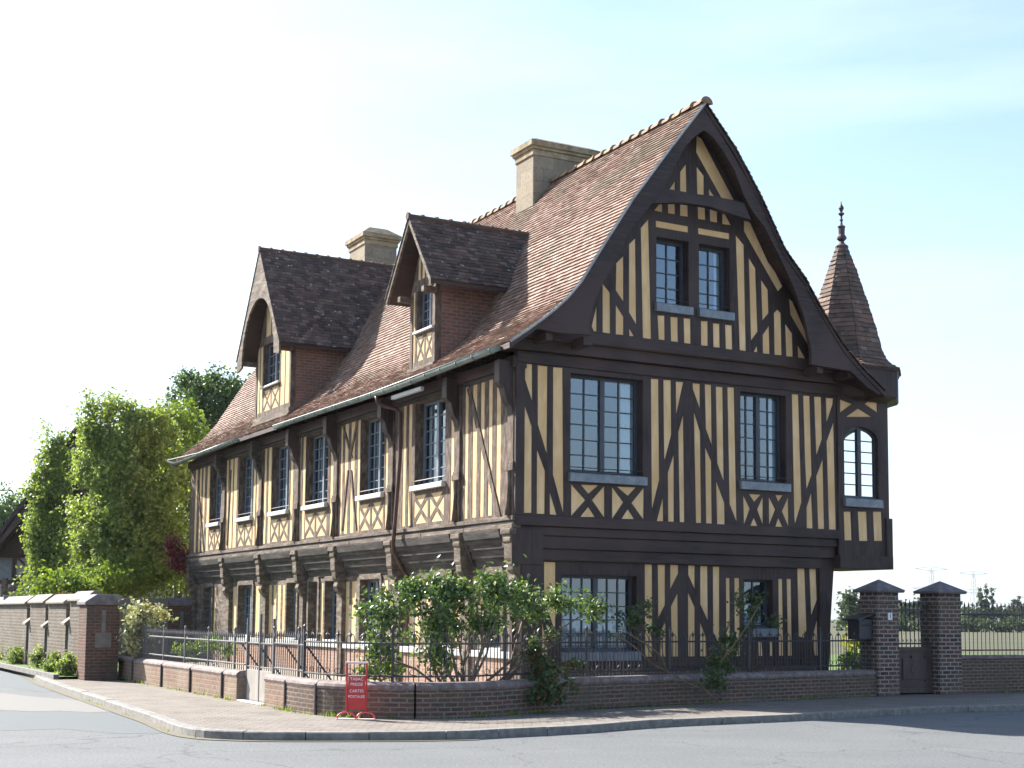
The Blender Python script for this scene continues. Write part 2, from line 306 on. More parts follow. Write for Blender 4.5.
def leaves(mb,n,pos,size,up=.3,out=None):
    for _ in range(n):
        p,o=pos(); sz=size*random.uniform(.6,1.3)
        nr=(Vector((random.gauss(0,1),random.gauss(0,1),random.gauss(0,1)))*.7+o*.7+Vector((0,0,up))).normalized()
        t=nr.cross(Vector((random.gauss(0,1),random.gauss(0,1),random.gauss(0,1)))).normalized(); w=nr.cross(t)
        mb.tint=min(1,max(0,random.gauss(.5,.24)))
        a=p-t*sz*.5; c=p+t*sz*.5; b=p+w*sz*.32+nr*sz*.10; d=p-w*sz*.32+nr*sz*.10
        mb.add([a,b,c,d],((0,1,2),(0,2,3)))
def clumpy(shapes,nc,cr,shell=.55):
    # clump centres spread through ellipsoids (centre, radii); leaves gather round the clumps
    cs=[]
    tot=sum(s[1][0]*s[1][1]*s[1][2] for s in shapes)
    for (c,r) in shapes:
        for _ in range(max(1,int(nc*r[0]*r[1]*r[2]/tot))):
            d=Vector((random.gauss(0,1),random.gauss(0,1),random.gauss(0,1))).normalized(); k=random.uniform(shell,1)
            cs.append((Vector(c)+Vector((d.x*r[0],d.y*r[1],d.z*r[2]))*k,d,cr*random.uniform(.6,1.4)))
    def pos():
        c,d,r=random.choice(cs); e=Vector((random.gauss(0,1),random.gauss(0,1),random.gauss(0,1)))*.5*r
        return c+e,(d*.6+e.normalized()*.4)
    return pos,cs
MT['leafpk']=mleaf('faded_red_leaf',[(0,(.16,.08,.07)),(1,(.34,.2,.17))],.3,.6,.2)
MT['sillst']=mnoise('limestone_coping',[(.3,(.14,.12,.098)),(.7,(.24,.21,.175))],6,.85,.5,.01)
MT['greypd']=mnoise('grey_brown_render',[(.3,(.13,.115,.10)),(.7,(.22,.20,.175))],5,.9,.4,.01)
MT['brick2']=mbrick('garden_brick',(.20,.085,.062),(.11,.06,.048),(.17,.14,.115),.215,.07,.014,(.10,.085,.07),.9)
MT['bark2']=MT['vine']
MT['leafyng']=mleaf('reddish_young_leaf',[(0,(.12,.06,.035)),(.6,(.24,.11,.06)),(1,(.34,.17,.10))],.35,.5,.3)
# ================================================================= HOUSE
MT['ridge2']=mnoise('dark_glazed_clay',[(.3,(.045,.035,.04)),(.7,(.10,.075,.08))],8,.6,.3,.005)
house=empty('timber_framed_house',O,ROTZ)
tag(house,'large half timbered house with ochre plaster, steep red tiled roof, two dormers and corner turret','house')
def PG(y0): return lambda a,d,z:(a,y0+d,z)
def PS(x0): return lambda a,d,z:(x0+d,a,z)
def PR(x0): return lambda a,d,z:(x0-d,a,z)     # faces to the right of the gable
def Z(zone,*pts):      # zoomed survey frames: origin in the photograph, 0.1465 px per unit
    ox,oy=zone; return [(ox+x*.146484,oy+y*.146484) for x,y in pts]
A1=(510,340);A2=(510,440);B1=(640,360);B2=(640,450);C1=(760,360);C2=(760,460);D1=(580,250);D2=(690,250);E1=(630,90);E2=(630,160)
F1=(510,280);F4=(780,300);H0=(500,600);H1=(520,540);H2=(640,550);H3=(760,550)
def loc(pts,y): return [G(px,py,y) for px,py in pts]

def window(P,a0,a1,z0,z1,sashes=2,cols=2,rows=6,dep=.2,fw=.055,mat='sash',sill='zinc',sillh=.19,silld=.09,curt=1,glass='glass',rail=True,arch=0):
    m=MB(); d0,d1=dep,dep+.06
    def topz(a):
        if not arch: return z1
        c=(a0+a1)/2; h=(a1-a0)/2; k=min(1,abs(a-c)/h); return z1-arch*(1-math.sqrt(max(0,1-k*k)))
    m.boxP(P,a0,a0+fw,d0,d1,z0,topz(a0+fw*.5)); m.boxP(P,a1-fw,a1,d0,d1,z0,topz(a1-fw*.5)); m.boxP(P,a0+fw,a1-fw,d0,d1,z0,z0+fw)
    N=10 if arch else 1
    for k in range(N):
        u0=a0+fw+(a1-a0-2*fw)*k/N; u1=a0+fw+(a1-a0-2*fw)*(k+1)/N
        za,zb=topz(u0),topz(u1)
        m.add([P(*q) for q in ((u0,d0,za-fw),(u1,d0,zb-fw),(u1,d0,zb),(u0,d0,za),(u0,d1,za-fw),(u1,d1,zb-fw),(u1,d1,zb),(u0,d1,za))],((0,1,2,3),(4,5,6,7),(0,1,5,4),(3,2,6,7)))
    sw=(a1-a0-2*fw)/sashes
    for s in range(sashes):
        s0=a0+fw+sw*s; s1=s0+sw; st=.045
        if s>0: m.boxP(P,s0-.05,s0+.05,d0-.02,d1+.005,z0+fw,topz(s0)-fw+.004)
        i0=s0+(st if s else .02); i1=s1-(st if s<sashes-1 else .02)
        for c in range(1,cols):
            x=i0+(i1-i0)*c/cols; m.boxP(P,x-.013,x+.013,d0+.008,d1-.008,z0+fw-.003,topz(x)-fw+.003)
        for r in range(1,rows):
            z=z0+fw+(z1-z0-2*fw)*r/rows
            if arch and z>min(topz(i0+.03),topz(i1-.03))-fw: continue
            m.boxP(P,i0-.004,i1+.004,d0+.012,d1-.012,z-.011,z+.011)
    w=m.build('window',mat,house,bevel=0)
    g=MB(); gz=d0+.03
    n=12
    if arch:
        top=[(a0+.02+(a1-a0-.04)*k/n) for k in range(n+1)]
        pts=[P(a,gz,topz(a)-.02) for a in top]; low=[P(a,gz,z0+.02) for a in top]
        g.add(low+pts,[(k,k+1,n+2+k,n+1+k) for k in range(n)])
    else: g.add([P(a0+.02,gz,z0+.02),P(a1-.02,gz,z0+.02),P(a1-.02,gz,z1-.02),P(a0+.02,gz,z1-.02)],((0,1,2,3),))
    g.build('glass_pane',glass,w,recalc=False)
    if sill:
        s=MB(); s.prism(lambda a,d,z:P(d,a,z),[(-silld,z0-sillh),(-silld,z0-.03),(-silld+.02,z0-.02),(dep+.01,z0+.012),(dep+.01,z0-sillh)],a0-.05,a1+.05)
        s.build('sill',sill,w,bevel=.006)
    if curt:
        for sd in ((a1-.03-(a1-a0)*.17,a1-.03),) if curt==1 else ((a0+.03,a0+.03+(a1-a0)*.16),(a1-.03-(a1-a0)*.16,a1-.03)) if curt==2 else ((a0+.04,a1-.04),):
            c=MB(); n=max(12,int((sd[1]-sd[0])/.03)); zt=z1-.06-arch if curt!=3 else z0+(z1-z0)*.5
            vs=[]
            for k in range(n+1):
                a=sd[0]+(sd[1]-sd[0])*k/n; d=dep+.13+.025*math.sin(k*1.9)+.01*math.sin(k*.7)
                vs+= [P(a,d,z0+.03),P(a,d,zt)]
            c.add(vs,[(2*k,2*k+2,2*k+3,2*k+1) for k in range(n)]); c.build('curtain','curtain',w,smooth=True,recalc=False)
    if rail:
        r=MB(); r.tube([P(a0-.01,.01,z0+.09),P(a1+.01,.01,z0+.09)],.009,5); r.build('window_bar','iron',w)
    return w

def facade(name,P,outer,panels,wins,mats,d0=0.0,pd=.014,wd=.24):
    fr=MB(); holes=panels+wins; np_=len(panels)
    fr.plate(P,outer,holes,d0,lambda i: d0+(pd if i<np_ else wd)); fr.build(name,mats[0],house,recalc=False)
    pl=MB(); pl.plate(P,outer,wins,d0+pd,lambda i:d0+pd+.003); pl.build('plaster_infill',mats[1],house,recalc=False)

# ---- roof profile (bargeboard plane y=-0.72)
YB=-.72
roofL=[G(*p,YB) for p in ((509,341.5),(525,331),(540.8,319.6),(553,310),(565.7,298.5),(578.8,283),(599,250),(630.5,200.4),(667,151),(704,103))]
roofR=[G(*p,YB) for p in ((884.7,391.5),(862,368.8),(841.5,344),(817.4,304.2),(804.3,279.3),(783.7,250),(760.4,198.4),(735,150),(710,108))]
APX=roofL[-1]; roofR[-1]=(APX[0],APX[1])
def along(path):
    ls=[0]
    for a,b in zip(path,path[1:]): ls.append(ls[-1]+math.dist(a,b))
    def f(t):
        s=t*ls[-1]
        for i in range(len(path)-1):
            if s<=ls[i+1]+1e-9:
                k=(s-ls[i])/(ls[i+1]-ls[i]); return (path[i][0]+(path[i+1][0]-path[i][0])*k,path[i][1]+(path[i+1][1]-path[i][1])*k)
        return path[-1]
    return f,ls[-1]
fL,lenL=along(roofL); fR,lenR=along(roofR)
def zroof(x):
    path=roofL if x<APX[0] else roofR
    for (a,b),(c,d) in zip(path,path[1:]):
        if min(a,c)<=x<=max(a,c): return b+(d-b)*(x-a)/(c-a)
    return path[0][1]
YE=22.15
def sag(y,t): 
    k=max(0,1-t*1.6)**2
    pts=[(-.8,.0),(.5,-.03),(4.3,-.10),(8,-.07),(15,-.06),(22.2,-.16)]
    for (a,b),(c,d) in zip(pts,pts[1:]):
        if a<=y<=c: return k*(b+(d-b)*(y-a)/(c-a))
    return 0
def slab(f,name,sg=0,y0=YB-.02,y1=YE-.02,th=.10,off=.012):
    m=MB(); n=26; ny=22
    def pt(i,j,o):
        t=i/n; x,z=f(t); y=y0+(y1-y0)*j/ny; return (x,y,z+(sag(y,t) if sg else 0)-o)
    top=[pt(i,j,off) for i in range(n+1) for j in range(ny+1)]; bot=[pt(i,j,off+th) for i in range(n+1) for j in range(ny+1)]
    N=len(top); fs=[]
    for i in range(n):
        for j in range(ny):
            a=i*(ny+1)+j; q=(a,a+1,a+ny+2,a+ny+1); fs.append(q); fs.append(tuple(v+N for v in q))
    for i in range(n):
        for j in (0,ny): a=i*(ny+1)+j; fs.append((a,a+ny+1,a+ny+1+N,a+N))
    for j in range(ny): fs.append((j,j+1,j+1+N,j+N))
    m.add(top+bot,fs); return m.build(name,'woodb',house)
roof=slab(fL,'roof',1)
slab(fR,'roof',0)
def edge(f,y,sg): return lambda t: Vector((f(t)[0],y,f(t)[1]+.012+(sag(y,t) if sg else 0)))
tl=MB(); 
segs=14
for k in range(segs):      # laid in bays so that the sagging eave line is followed
    ya=YB-.06+(YE-YB+.06)*k/segs; yb=YB-.06+(YE-YB+.06)*(k+1)/segs
    tl.tiles(edge(fL,yb,1),edge(fL,ya,1),62,.165,.036,.005)
tl.build('roof_tiles','tile',roof,recalc=False)
tr_=MB(); tr_.tiles(edge(fR,YB-.06,0),edge(fR,YE,0),64,.34,.026,.008); tr_.build('roof_tiles','tiled',roof,recalc=False)
rg=MB(); y=YB-.1; 
while y<YE:
    r0=.115+random.uniform(-.006,.006); n=8; vs=[]; zo=APX[1]-.035+random.uniform(-.01,.01)
    for (yy,rr) in ((y,r0+.03),(y+.05,r0+.028),(y+.055,r0+.006),(y+.40,r0-.008)):
        vs+=[(APX[0]+rr*1.05*math.cos(PI*k/n),yy,zo+rr*math.sin(PI*k/n)) for k in range(n+1)]
    rg.add(vs,[(i*(n+1)+k,i*(n+1)+k+1,(i+1)*(n+1)+k+1,(i+1)*(n+1)+k) for i in range(3) for k in range(n)]+[tuple(range(n+1))]); y+=.37
rg.build('ridge_tiles','ridge',roof,smooth=False)

# ---- bargeboards
bo=[G(*p,YB) for p in ((509,343),(540.8,321.6),(565.7,300.6),(578.8,285),(599.5,252),(631,202.6),(704,105.5),(760.4,201),(783.7,252.4),(804.3,281.6),(817.4,306.5),(841.5,346),(862,371),(884,393.5),
   (878.5,394.5),(867.9,387.5),(850.3,371),(811.5,364.5),(811.6,351),(804.3,316),(795.5,291),(785.5,268.6),(776.4,250),(764,226),(753,212),(744.3,196),(735,171),(724,152),(714,138),(704,130.3),(694,137.5),(684,148.6),(669.5,178),(664,189),(649,208),(630,230.5),(614.4,264.6),(603.4,282.2),(592.4,308.6),(589,325),(591,335),(560,333),(537.8,328.3),(511,348))]
bb=MB(); bb.prism(PG(YB),bo,0,.09); bb.build('bargeboard','woodb',house,bevel=.008)
vb=MB()    # light verge strip on top of the left board
for a,b in zip(roofL,roofL[1:]): vb.tube([(a[0],YB-.07,a[1]+.0),(b[0],YB-.07,b[1]+.0)],.026,5)
vb.build('verge_strip','verge',house)
ct=[G(*p,YB) for p in Z(E2,(235,190),(330,205),(450,228),(560,240),(700,268),(785,290),(835,408),(760,385),(640,345),(560,318),(450,300),(370,290),(270,288),(165,292))]
cb=MB(); cb.prism(PG(YB),ct,.03,.16); cb.build('collar_beam','woodb',house,bevel=.006)
# eave soffit of the gable overhang + lookout beams
for (px0,px1,py0,py1) in ((545.5,552.5,332,340),(583,592,336,345),(816.5,822.5,365.5,373),(847,853,369,377.5)):
    a0,z1=G(px0,py0,-.60); a1,_=G(px1,py0,-.60); _,z0=G(px0,py1,-.60); so=MB(); so.box(a0,a1,-.62,-.02,z0,z1); so.build('lookout_beam','woodb',house,bevel=.01)

# ---- gable, attic storey (jettied 0.25 m)
YA=-.25
att_px=[Z(D1,(115,375),(115,555),(95,555),(80,520)),Z(D1,(155,225),(205,290),(207,570),(155,562)),Z(D1,(245,370),(298,455),(298,580),(245,575)),
 Z(D1,(335,530),(370,587),(338,587)),Z(D1,(248,90),(298,40),(298,355),(245,275)),
 Z(E2,(-6,575),(38,533))+Z(D1,(385,510),(335,425)),Z(E2,(74,465),(127,403))+Z(D1,(487,608),(430,600)),
 Z(D1,(530,446),(578,448),(580,615),(538,610)),Z(D1,(618,456),(668,460),(670,628),(622,622)),Z(D1,(708,464),(755,469),(757,640),(712,635)),
 Z(D2,(75,484),(122,486),(123,655),(77,650)),Z(D2,(157,499),(202,504),(205,667),(160,662)),Z(D2,(240,509),(287,514),(290,680),(245,675)),
 Z(E2,(177,413),(397,452),(397,495),(177,457)),Z(E2,(465,463),(678,500),(678,542),(467,505)),
 Z(E2,(222,275),(222,357),(165,345)),Z(E2,(258,262),(308,270),(308,370),(260,363)),Z(E2,(342,275),(393,280),(397,387),(343,380)),
 Z(E2,(462,290),(512,295),(515,410),(465,402)),Z(E2,(545,305),(595,315),(597,428),(547,418)),Z(E2,(630,330),(690,445),(630,437)),
 Z(E1,(308,620),(308,690),(268,682)),Z(E1,(383,505),(388,705),(343,697),(343,560)),Z(E1,(455,520),(505,585),(505,727),(460,720)),Z(E1,(540,670),(583,738),(540,730)),
 Z(E1,(455,312),(490,330),(710,750),(640,765),(452,425)),
 Z(E2,(778,403),(832,432))+Z(D2,(510,0),(632,248),(600,282),(440,0))+Z(E2,(778,485)),
 Z(D2,(675,330),(700,350),(790,560),(812,660),(685,440)),Z(E2,(722,510),(778,580))+Z(D2,(383,690),(340,683)),
 Z(D2,(402,50),(447,125),(463,555),(417,620)),Z(D2,(485,200),(532,270),(537,430),(495,482)),Z(D2,(540,515),(545,710),(498,705),(497,580)),
 Z(D2,(598,405),(620,430),(627,718),(578,715),(573,430)),Z(D2,(650,500),(698,570),(703,728),(657,725)),Z(D2,(735,645),(787,740),(738,735)),Z(D2,(460,650),(462,697),(435,695))]
att=[loc(p,YA) for p in att_px]
w3a=G(656.4,236.5,YA); w3b=G(689,305.5,YA); w4a=G(699,245,YA); w4b=G(730.3,313,YA)
zw1=w3a[1]; zw0=G(656.2,302,YA)[1]; 
aw=[[(w3a[0],zw0),(w3b[0],zw0),(w3b[0],zw1),(w3a[0],zw1)],[(w4a[0],zw0),(w4b[0],zw0),(w4b[0],zw1),(w4a[0],zw1)]]
outa=[(.05,6.74)]+[(x+.02,z-.14) for x,z in roofL[3:-1]]+[(APX[0],APX[1]-.2)]+[(x-.02,z-.14) for x,z in roofR[::-1][1:-2]]+[(7.75,6.74)]
outa=[p for p in outa if p[1]>=6.74]
facade('attic_timber_frame',PG(YA),outa,att,aw,('wood','plaster'))
for q in aw: window(PG(YA),q[0][0],q[1][0],q[0][1],q[2][1],1,2,4,.20,.06,curt=1 if q is aw[1] else 0)
# ---- gable, first floor
f1_px=[Z(A1,(110,163),(152,165),(152,420),(92,235),(90,210)),Z(A1,(95,425),(150,590))+Z(A2,(148,497),(95,497)),
 Z(A1,(190,172),(257,180))+Z(A2,(252,98))+Z(A1,(190,575)),Z(A2,(185,60),(240,210),(237,505),(183,503)),
 Z(A1,(295,185),(360,190))+Z(A2,(366,508),(293,235)),Z(A2,(272,350),(320,512),(272,508)),
 Z(A2,(485,305),(605,308),(535,368)),Z(A2,(418,300),(515,410),(418,520)),Z(A2,(645,312),(645,532),(560,410)),Z(A2,(535,455),(580,525),(480,525)),
 Z(A2,(730,318),(860,323),(805,382)),Z(A2,(697,318),(775,425),(697,540)),Z(A2,(915,324),(912,545),(830,430)),Z(A2,(805,470),(850,540),(762,538)),
 Z(B1,(75,127),(127,130))+Z(B2,(133,205),(85,400),(81,390)),Z(B2,(158,318),(160,486),(115,485)),
 Z(B1,(160,135),(212,138),(215,510),(172,680),(165,670)),Z(B1,(232,640))+Z(B2,(233,490),(193,488),(190,155)),
 Z(B1,(245,147),(297,150),(250,368),(247,360)),Z(B1,(296,370))+Z(B2,(305,493),(272,492))+Z(B1,(262,492)),
 Z(B1,(360,158),(410,163),(410,335),(362,200)),Z(B1,(368,345),(412,490))+Z(B2,(420,498),(383,497)),
 Z(B1,(443,165),(487,170),(492,585),(450,470)),Z(B1,(445,590),(488,690))+Z(B2,(492,502),(452,500)),
 Z(B1,(518,180),(565,185))+Z(B2,(574,220),(528,90)),Z(B2,(520,205),(578,360),(580,512),(527,505)),
 Z(B1,(597,185),(643,188))+Z(B2,(660,430),(662,488),(656,480),(612,370)),
 Z(B2,(705,305),(752,400),(710,515)),Z(B2,(745,300),(825,305),(780,355)),Z(B2,(840,315),(840,515),(800,405)),Z(B2,(778,460),(805,520),(752,520)),
 Z(B2,(880,315),(925,405),(882,515)),Z(B2,(925,308),(975,308),(945,355)),Z(B2,(945,460),(975,525),(925,522)),Z(C2,(193,250),(196,460),(150,350)),
 Z(C1,(218,233),(263,236))+Z(C2,(285,290),(240,440),(235,400)),Z(C1,(295,243),(340,245))+Z(C2,(355,100),(318,205),(308,0)),
 Z(C2,(352,215),(362,468),(320,465),(318,325)),Z(C1,(370,250),(418,252),(425,540),(385,655)),Z(C1,(430,670))+Z(C2,(440,470),(398,470),(385,110)),
 Z(C1,(450,258),(500,262),(498,300),(455,430)),Z(C1,(503,420))+Z(C2,(520,478),(472,475))+Z(C1,(455,555))]
f1=[loc(p,0) for p in f1_px]
def rect(l,r,t,b,y):       # opening from left/right/top/bottom pixels on plane y
    x0=G(l,t,y)[0]; x1=G(r,t,y)[0]; z1=G(l,t,y)[1]; z0=G(l,b,y)[1]; return [(x0,z0),(x1,z0),(x1,z1),(x0,z1)]
w1=rect(570.8,643,372.8,471.5,0); w2=rect(740.3,785.7,391.2,480,0)
out1=[(0,3.30),(0,6.50),(7.698,6.50),(7.698,3.30)]
facade('first_floor_timber_frame',PG(0),out1,f1,[w1,w2],('wood','plaster'))
window(PG(0),w1[0][0],w1[1][0],w1[0][1],w1[2][1],2,2,6,.20,.055)
window(PG(0),w2[0][0],w2[1][0],w2[0][1],w2[2][1],2,2,6,.20,.045)
# ---- gable, ground floor (recessed under the jetty)
YG=.2
g_px=[Z(H1,(165,150),(243,152),(243,640),(205,520),(165,470)),Z(H0,(285,120),(335,390),(290,390)),
 Z(H2,(33,97),(83,99),(88,735),(35,735)),
 Z(H2,(122,100),(172,102),(172,375),(125,465)),Z(H2,(207,100),(262,103),(262,160),(207,270)),Z(H2,(258,290),(262,735),(218,735),(212,385)),
 Z(H2,(175,480),(178,738),(138,738),(142,560)),Z(H2,(330,105),(375,107),(375,270),(330,170)),Z(H2,(328,285),(375,390),(375,738),(330,738)),
 Z(H2,(412,108),(462,110),(465,485),(412,370)),Z(H2,(410,490),(455,600),(458,738),(412,738)),Z(H2,(498,112),(543,113),(543,650),(500,560)),
 Z(H2,(587,190),(613,192),(617,735),(590,735)),Z(H2,(645,190),(678,192),(685,735),(648,735)),
 Z(H2,(735,625),(762,625),(765,733),(740,733)),Z(H2,(808,625),(832,625),(838,733),(812,733)),Z(H2,(880,625),(903,625),(910,733),(883,733)),
 Z(H2,(945,197),(972,198),(980,730),(950,730)),Z(H3,(183,197),(212,198),(220,730),(192,730)),
 Z(H3,(255,125),(305,126),(320,545),(300,600),(265,590)),Z(H3,(337,127),(382,128),(390,340),(350,450)),Z(H3,(415,130),(443,132),(440,165),(418,232)),
 Z(H3,(450,290),(465,732),(440,732),(425,370)),Z(H3,(390,470),(398,730),(375,730),(357,600))]
gf=[loc(p,YG) for p in g_px]
for l in gf:
    for i,(a,z) in enumerate(l): l[i]=(a,max(z,.84))
gw=[rect(562,637,574.5,651,YG),rect(744,772.6,579.3,627.5,YG)]
outg=[(0.05,.66),(0.05,2.95),(7.72,2.95),(7.66,2.2),(7.60,.66)]
facade('ground_floor_timber_frame',PG(YG),outg,gf,gw,('wood','plaster'),0,.014,.22)
window(PG(YG),gw[0][0][0],gw[0][1][0],gw[0][0][1],gw[0][2][1],2,3,5,.18,.06,curt=3)
window(PG(YG),gw[1][0][0],gw[1][1][0],gw[1][0][1],gw[1][2][1],1,2,3,.18,.05,curt=3)
pc=MB(); pc.prism(PG(YG-.04),[(7.30,.1),(7.52,.1),(7.62,1.6),(7.74,2.9),(7.32,2.9)],0,.4); pc.build('corner_post','wood',house,bevel=.015)
pc=MB(); pc.box(.135,.58,-.004,YG+.28,.1,2.548); pc.build('corner_post','wood',house,bevel=.015)
pc=MB(); pc.box(-.085,.58,-.012,.016,2.55,3.21); pc.box(.1,.58,.018,YG+.2,2.55,2.9); pc.build('corner_bracket','wood',house)
pl=MB(); pl.box(.585,7.3,YG-.06,YG+.05,.64,.80); pl.build('sill_beam','woodb',house,bevel=.01)
pb=MB(); pb.box(.33,7.3,YG-.03,YG+.25,0,.64); pb.build('plinth','brickw',house)
# jetty beams between the storeys, each a separate timber
for (x0,x1,y0,y1,z0,z1) in ((-.03,7.72,-.035,.1,3.27,3.46),(-.01,7.74,.03,.3,3.10,3.268),(-.02,7.69,.07,.5,2.86,3.098),(0,7.9,.12,.5,2.64,2.858),
                            (-.02,7.75,-.04,.1,6.30,6.52),(-.3,8.0,-.17,.2,6.525,6.74),(.5,7.4,-.285,.1,6.745,6.95)):
    q=MB(); q.box(x0,x1,y0,y1,z0,z1)
    if z0==2.64: 
        q=MB(); q.box(.3,7.34,y0,y1,z0,z1)
    q.build('jetty_beam','woodb',house,bevel=.012)
# edge posts of the gable first floor
q=MB(); q.box(-.03,.16,-.03,.2,3.46,6.3); q.build('corner_post','wood',house,bevel=.012)
# ---- remaining walls
bk=MB(); bk.box(.42,7.66,21.7,21.95,0,6.6); bk.box(7.5,7.70,.45,21.7,0,6.5); bk.prism(PG(21.72),[(.1,6.5)]+[(x,z-.15) for x,z in roofL[3:]]+[(x,z-.15) for x,z in roofR[::-1][1:-2]]+[(7.8,6.5)],0,.2)
bk.build('rear_wall','plaster',house)
fl=MB(); fl.box(.45,7.5,.5,21.7,3.2,3.3); fl.box(.3,7.5,.1,21.7,6.4,6.45); fl.build('inner_floor','dark',house)
iw=MB(); iw.box(1.9,1.98,.6,21.6,0.05,6.38); iw.box(2.0,7.4,1.7,1.78,0,6.38); iw.box(1.9,5.6,2.6,2.66,6.5,8.4); iw.build('inner_wall','dark',house)

# ---- side elevation, first floor
def yx(px,py=480): return S(px,py,0)[0]
ZT=6.20
win_s=[(yx(445.2,440),yx(415,440)),(yx(384.3,450),yx(360.5,450)),(yx(328,460),yx(306,460)),(yx(289.3,470),yx(272,470)),(yx(253.2,480),yx(238.8,480)),(yx(221.8,480),yx(210.4,480))]
ZS0,ZS1=4.34,6.10
lights=[(402.5,405.5),(408,411.3),(450.4,453.8),(464.5,467.6),(472,476.2),(480,483.7),(487.9,491.8),(495.8,500.2),(385.2,387.6),(340.4,342.2),(344.3,347.8),(350.3,354.2),(356.9,359.8),
 (330.2,333.8),(298,300.8),(302.6,305.2),(290.4,293),(264.3,266.5),(268.3,271.2),(253.6,255.8),(256.7,258.8),(233.8,237.2),(230,233),(226.4,228.5),(207.2,209.7),(203,205.2),(199.8,201.7),(195.6,197.6)]
pan=[]
for a,b in lights:
    y0,y1=yx(b),yx(a); w=random.uniform(-.02,.02); pan.append([(y0+w*.3,3.50),(y1-w*.4,3.50),(y1+w*.4,4.8),(y1,ZT),(y0,ZT),(y0-w*.5,4.6)])
for (a,b) in win_s:
    a_,b_=a+.03,b-.0; h=(b_-a_); c=a_+h/2
    for (l,r) in ((a_,c-.05),(c+.05,b_)):
        z0,z1=3.52,4.12; m=(l+r)/2; zm=(z0+z1)/2; t=.055
        pan+= [[(l,z0+t*1.6),(m-t*.8,zm),(l,z1-t*1.6)],[(r,z0+t*1.6),(r,z1-t*1.6),(m+t*.8,zm)],[(l+t,z0),(r-t,z0),(m,zm-t*1.5)],[(l+t,z1),(m,zm+t*1.5),(r-t,z1)]]
wins=[[(a,ZS0),(b,ZS0),(b,ZS1),(a,ZS1)] for a,b in win_s]
# drop strips that would touch an opening
ok=[]
for p in pan:
    ys=[q[0] for q in p]; zs=[q[1] for q in p]
    if min(zs)<4.2 and max(zs)>5 and any(min(ys)<b+.02 and max(ys)>a-.02 for a,b in win_s):
        for a,b in win_s:
            if min(ys)<b+.02 and max(ys)>a-.02:
                if sum(ys)/len(ys)>(a+b)/2: p=[(max(y_,b+.025),z_) for y_,z_ in p]
                else: p=[(min(y_,a-.025),z_) for y_,z_ in p]
        ys=[q[0] for q in p]
        if max(ys)-min(ys)<.04: continue
    ok.append(p)
ok=[[(max(y_,.03),z_) for y_,z_ in p] for p in ok]
fr=MB(); outs=[(0,3.40),(YE-.35,3.40),(YE-.35,6.42),(0,6.42)]
fr.plate(PS(0),outs,ok+wins,0,lambda i:(.008 if i<len(ok) else .26)); fr.build('side_timber_frame','old',house,recalc=False)
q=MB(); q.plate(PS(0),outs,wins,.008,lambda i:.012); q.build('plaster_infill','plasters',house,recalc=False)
for (a,b) in win_s: window(PS(0),a,b,ZS0,ZS1,2,2,6,.20,.05,mat='sashs',sill='sillw',sillh=.13,silld=.10,curt=2)
# posts with brackets and carved colonnettes
posts=[.17,2.42,5.72,9.05,11.75,14.7,18.1]
for y in posts:
    m=MB(); w=.13
    m.box(-.045,.05,y-w,y+w,3.44,6.3); p=m.build('wall_post','old',house,bevel=.015)
    m=MB(); m.box(-.075,-.02,y-w-.03,y+w+.03,4.28,4.40); m.box(-.06,-.03,y-w-.015,y+w+.015,4.40,4.46); m.build('capital','old',p,bevel=.01)
    m=MB(); m.tube([(-.055,y,3.46),(-.065,y,3.7),(-.05,y,4.0),(-.07,y,4.27)],[.085,.05,.045,.06],8); m.build('colonnette','old',p,smooth=True)
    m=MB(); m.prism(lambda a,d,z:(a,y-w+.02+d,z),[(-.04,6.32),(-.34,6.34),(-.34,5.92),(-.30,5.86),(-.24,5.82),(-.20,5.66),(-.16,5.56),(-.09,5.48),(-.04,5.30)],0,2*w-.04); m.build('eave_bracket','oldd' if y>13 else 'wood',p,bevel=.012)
# braces
for (p0,p1,w) in (((467.6,388),(498.2,523),.075),((342,425),(351,458),.05),((357,418),(349,458),.05),((347,470),(341,530),.045),((350,470),(355,530),.045),((197,480),(203,556),.05),((230,470),(226,545),.05)):
    a=S(*p0,-.03); b=S(*p1,-.03); m=MB(); m.prism(PS(-.02),[(a[0]-w,a[1]),(a[0]+w,a[1]),(b[0]+w,max(b[1],3.45)),(b[0]-w,max(b[1],3.45))],0,.05); m.build('brace','old',house,bevel=.008)
# mouldings under and over the storey
for (x0,x1,z0,z1,mt) in ((-.08,.1,3.36,3.44,'oldb'),(-.05,.1,3.30,3.357,'oldd'),(-.10,.1,3.215,3.297,'oldb'),(-.04,.12,6.12,6.2,'oldd') ,(-.10,.2,6.2,6.42,'woodb')):
    m=MB(); ys=[-.02+ (YE-.3)*k/11 for k in range(12)]
    for a,b in zip(ys,ys[1:]): m.box(x0+random.uniform(-.006,.006),x1,a+.002,b-.002,z0,z1)
    m.build('string_course',mt,house,bevel=.008)
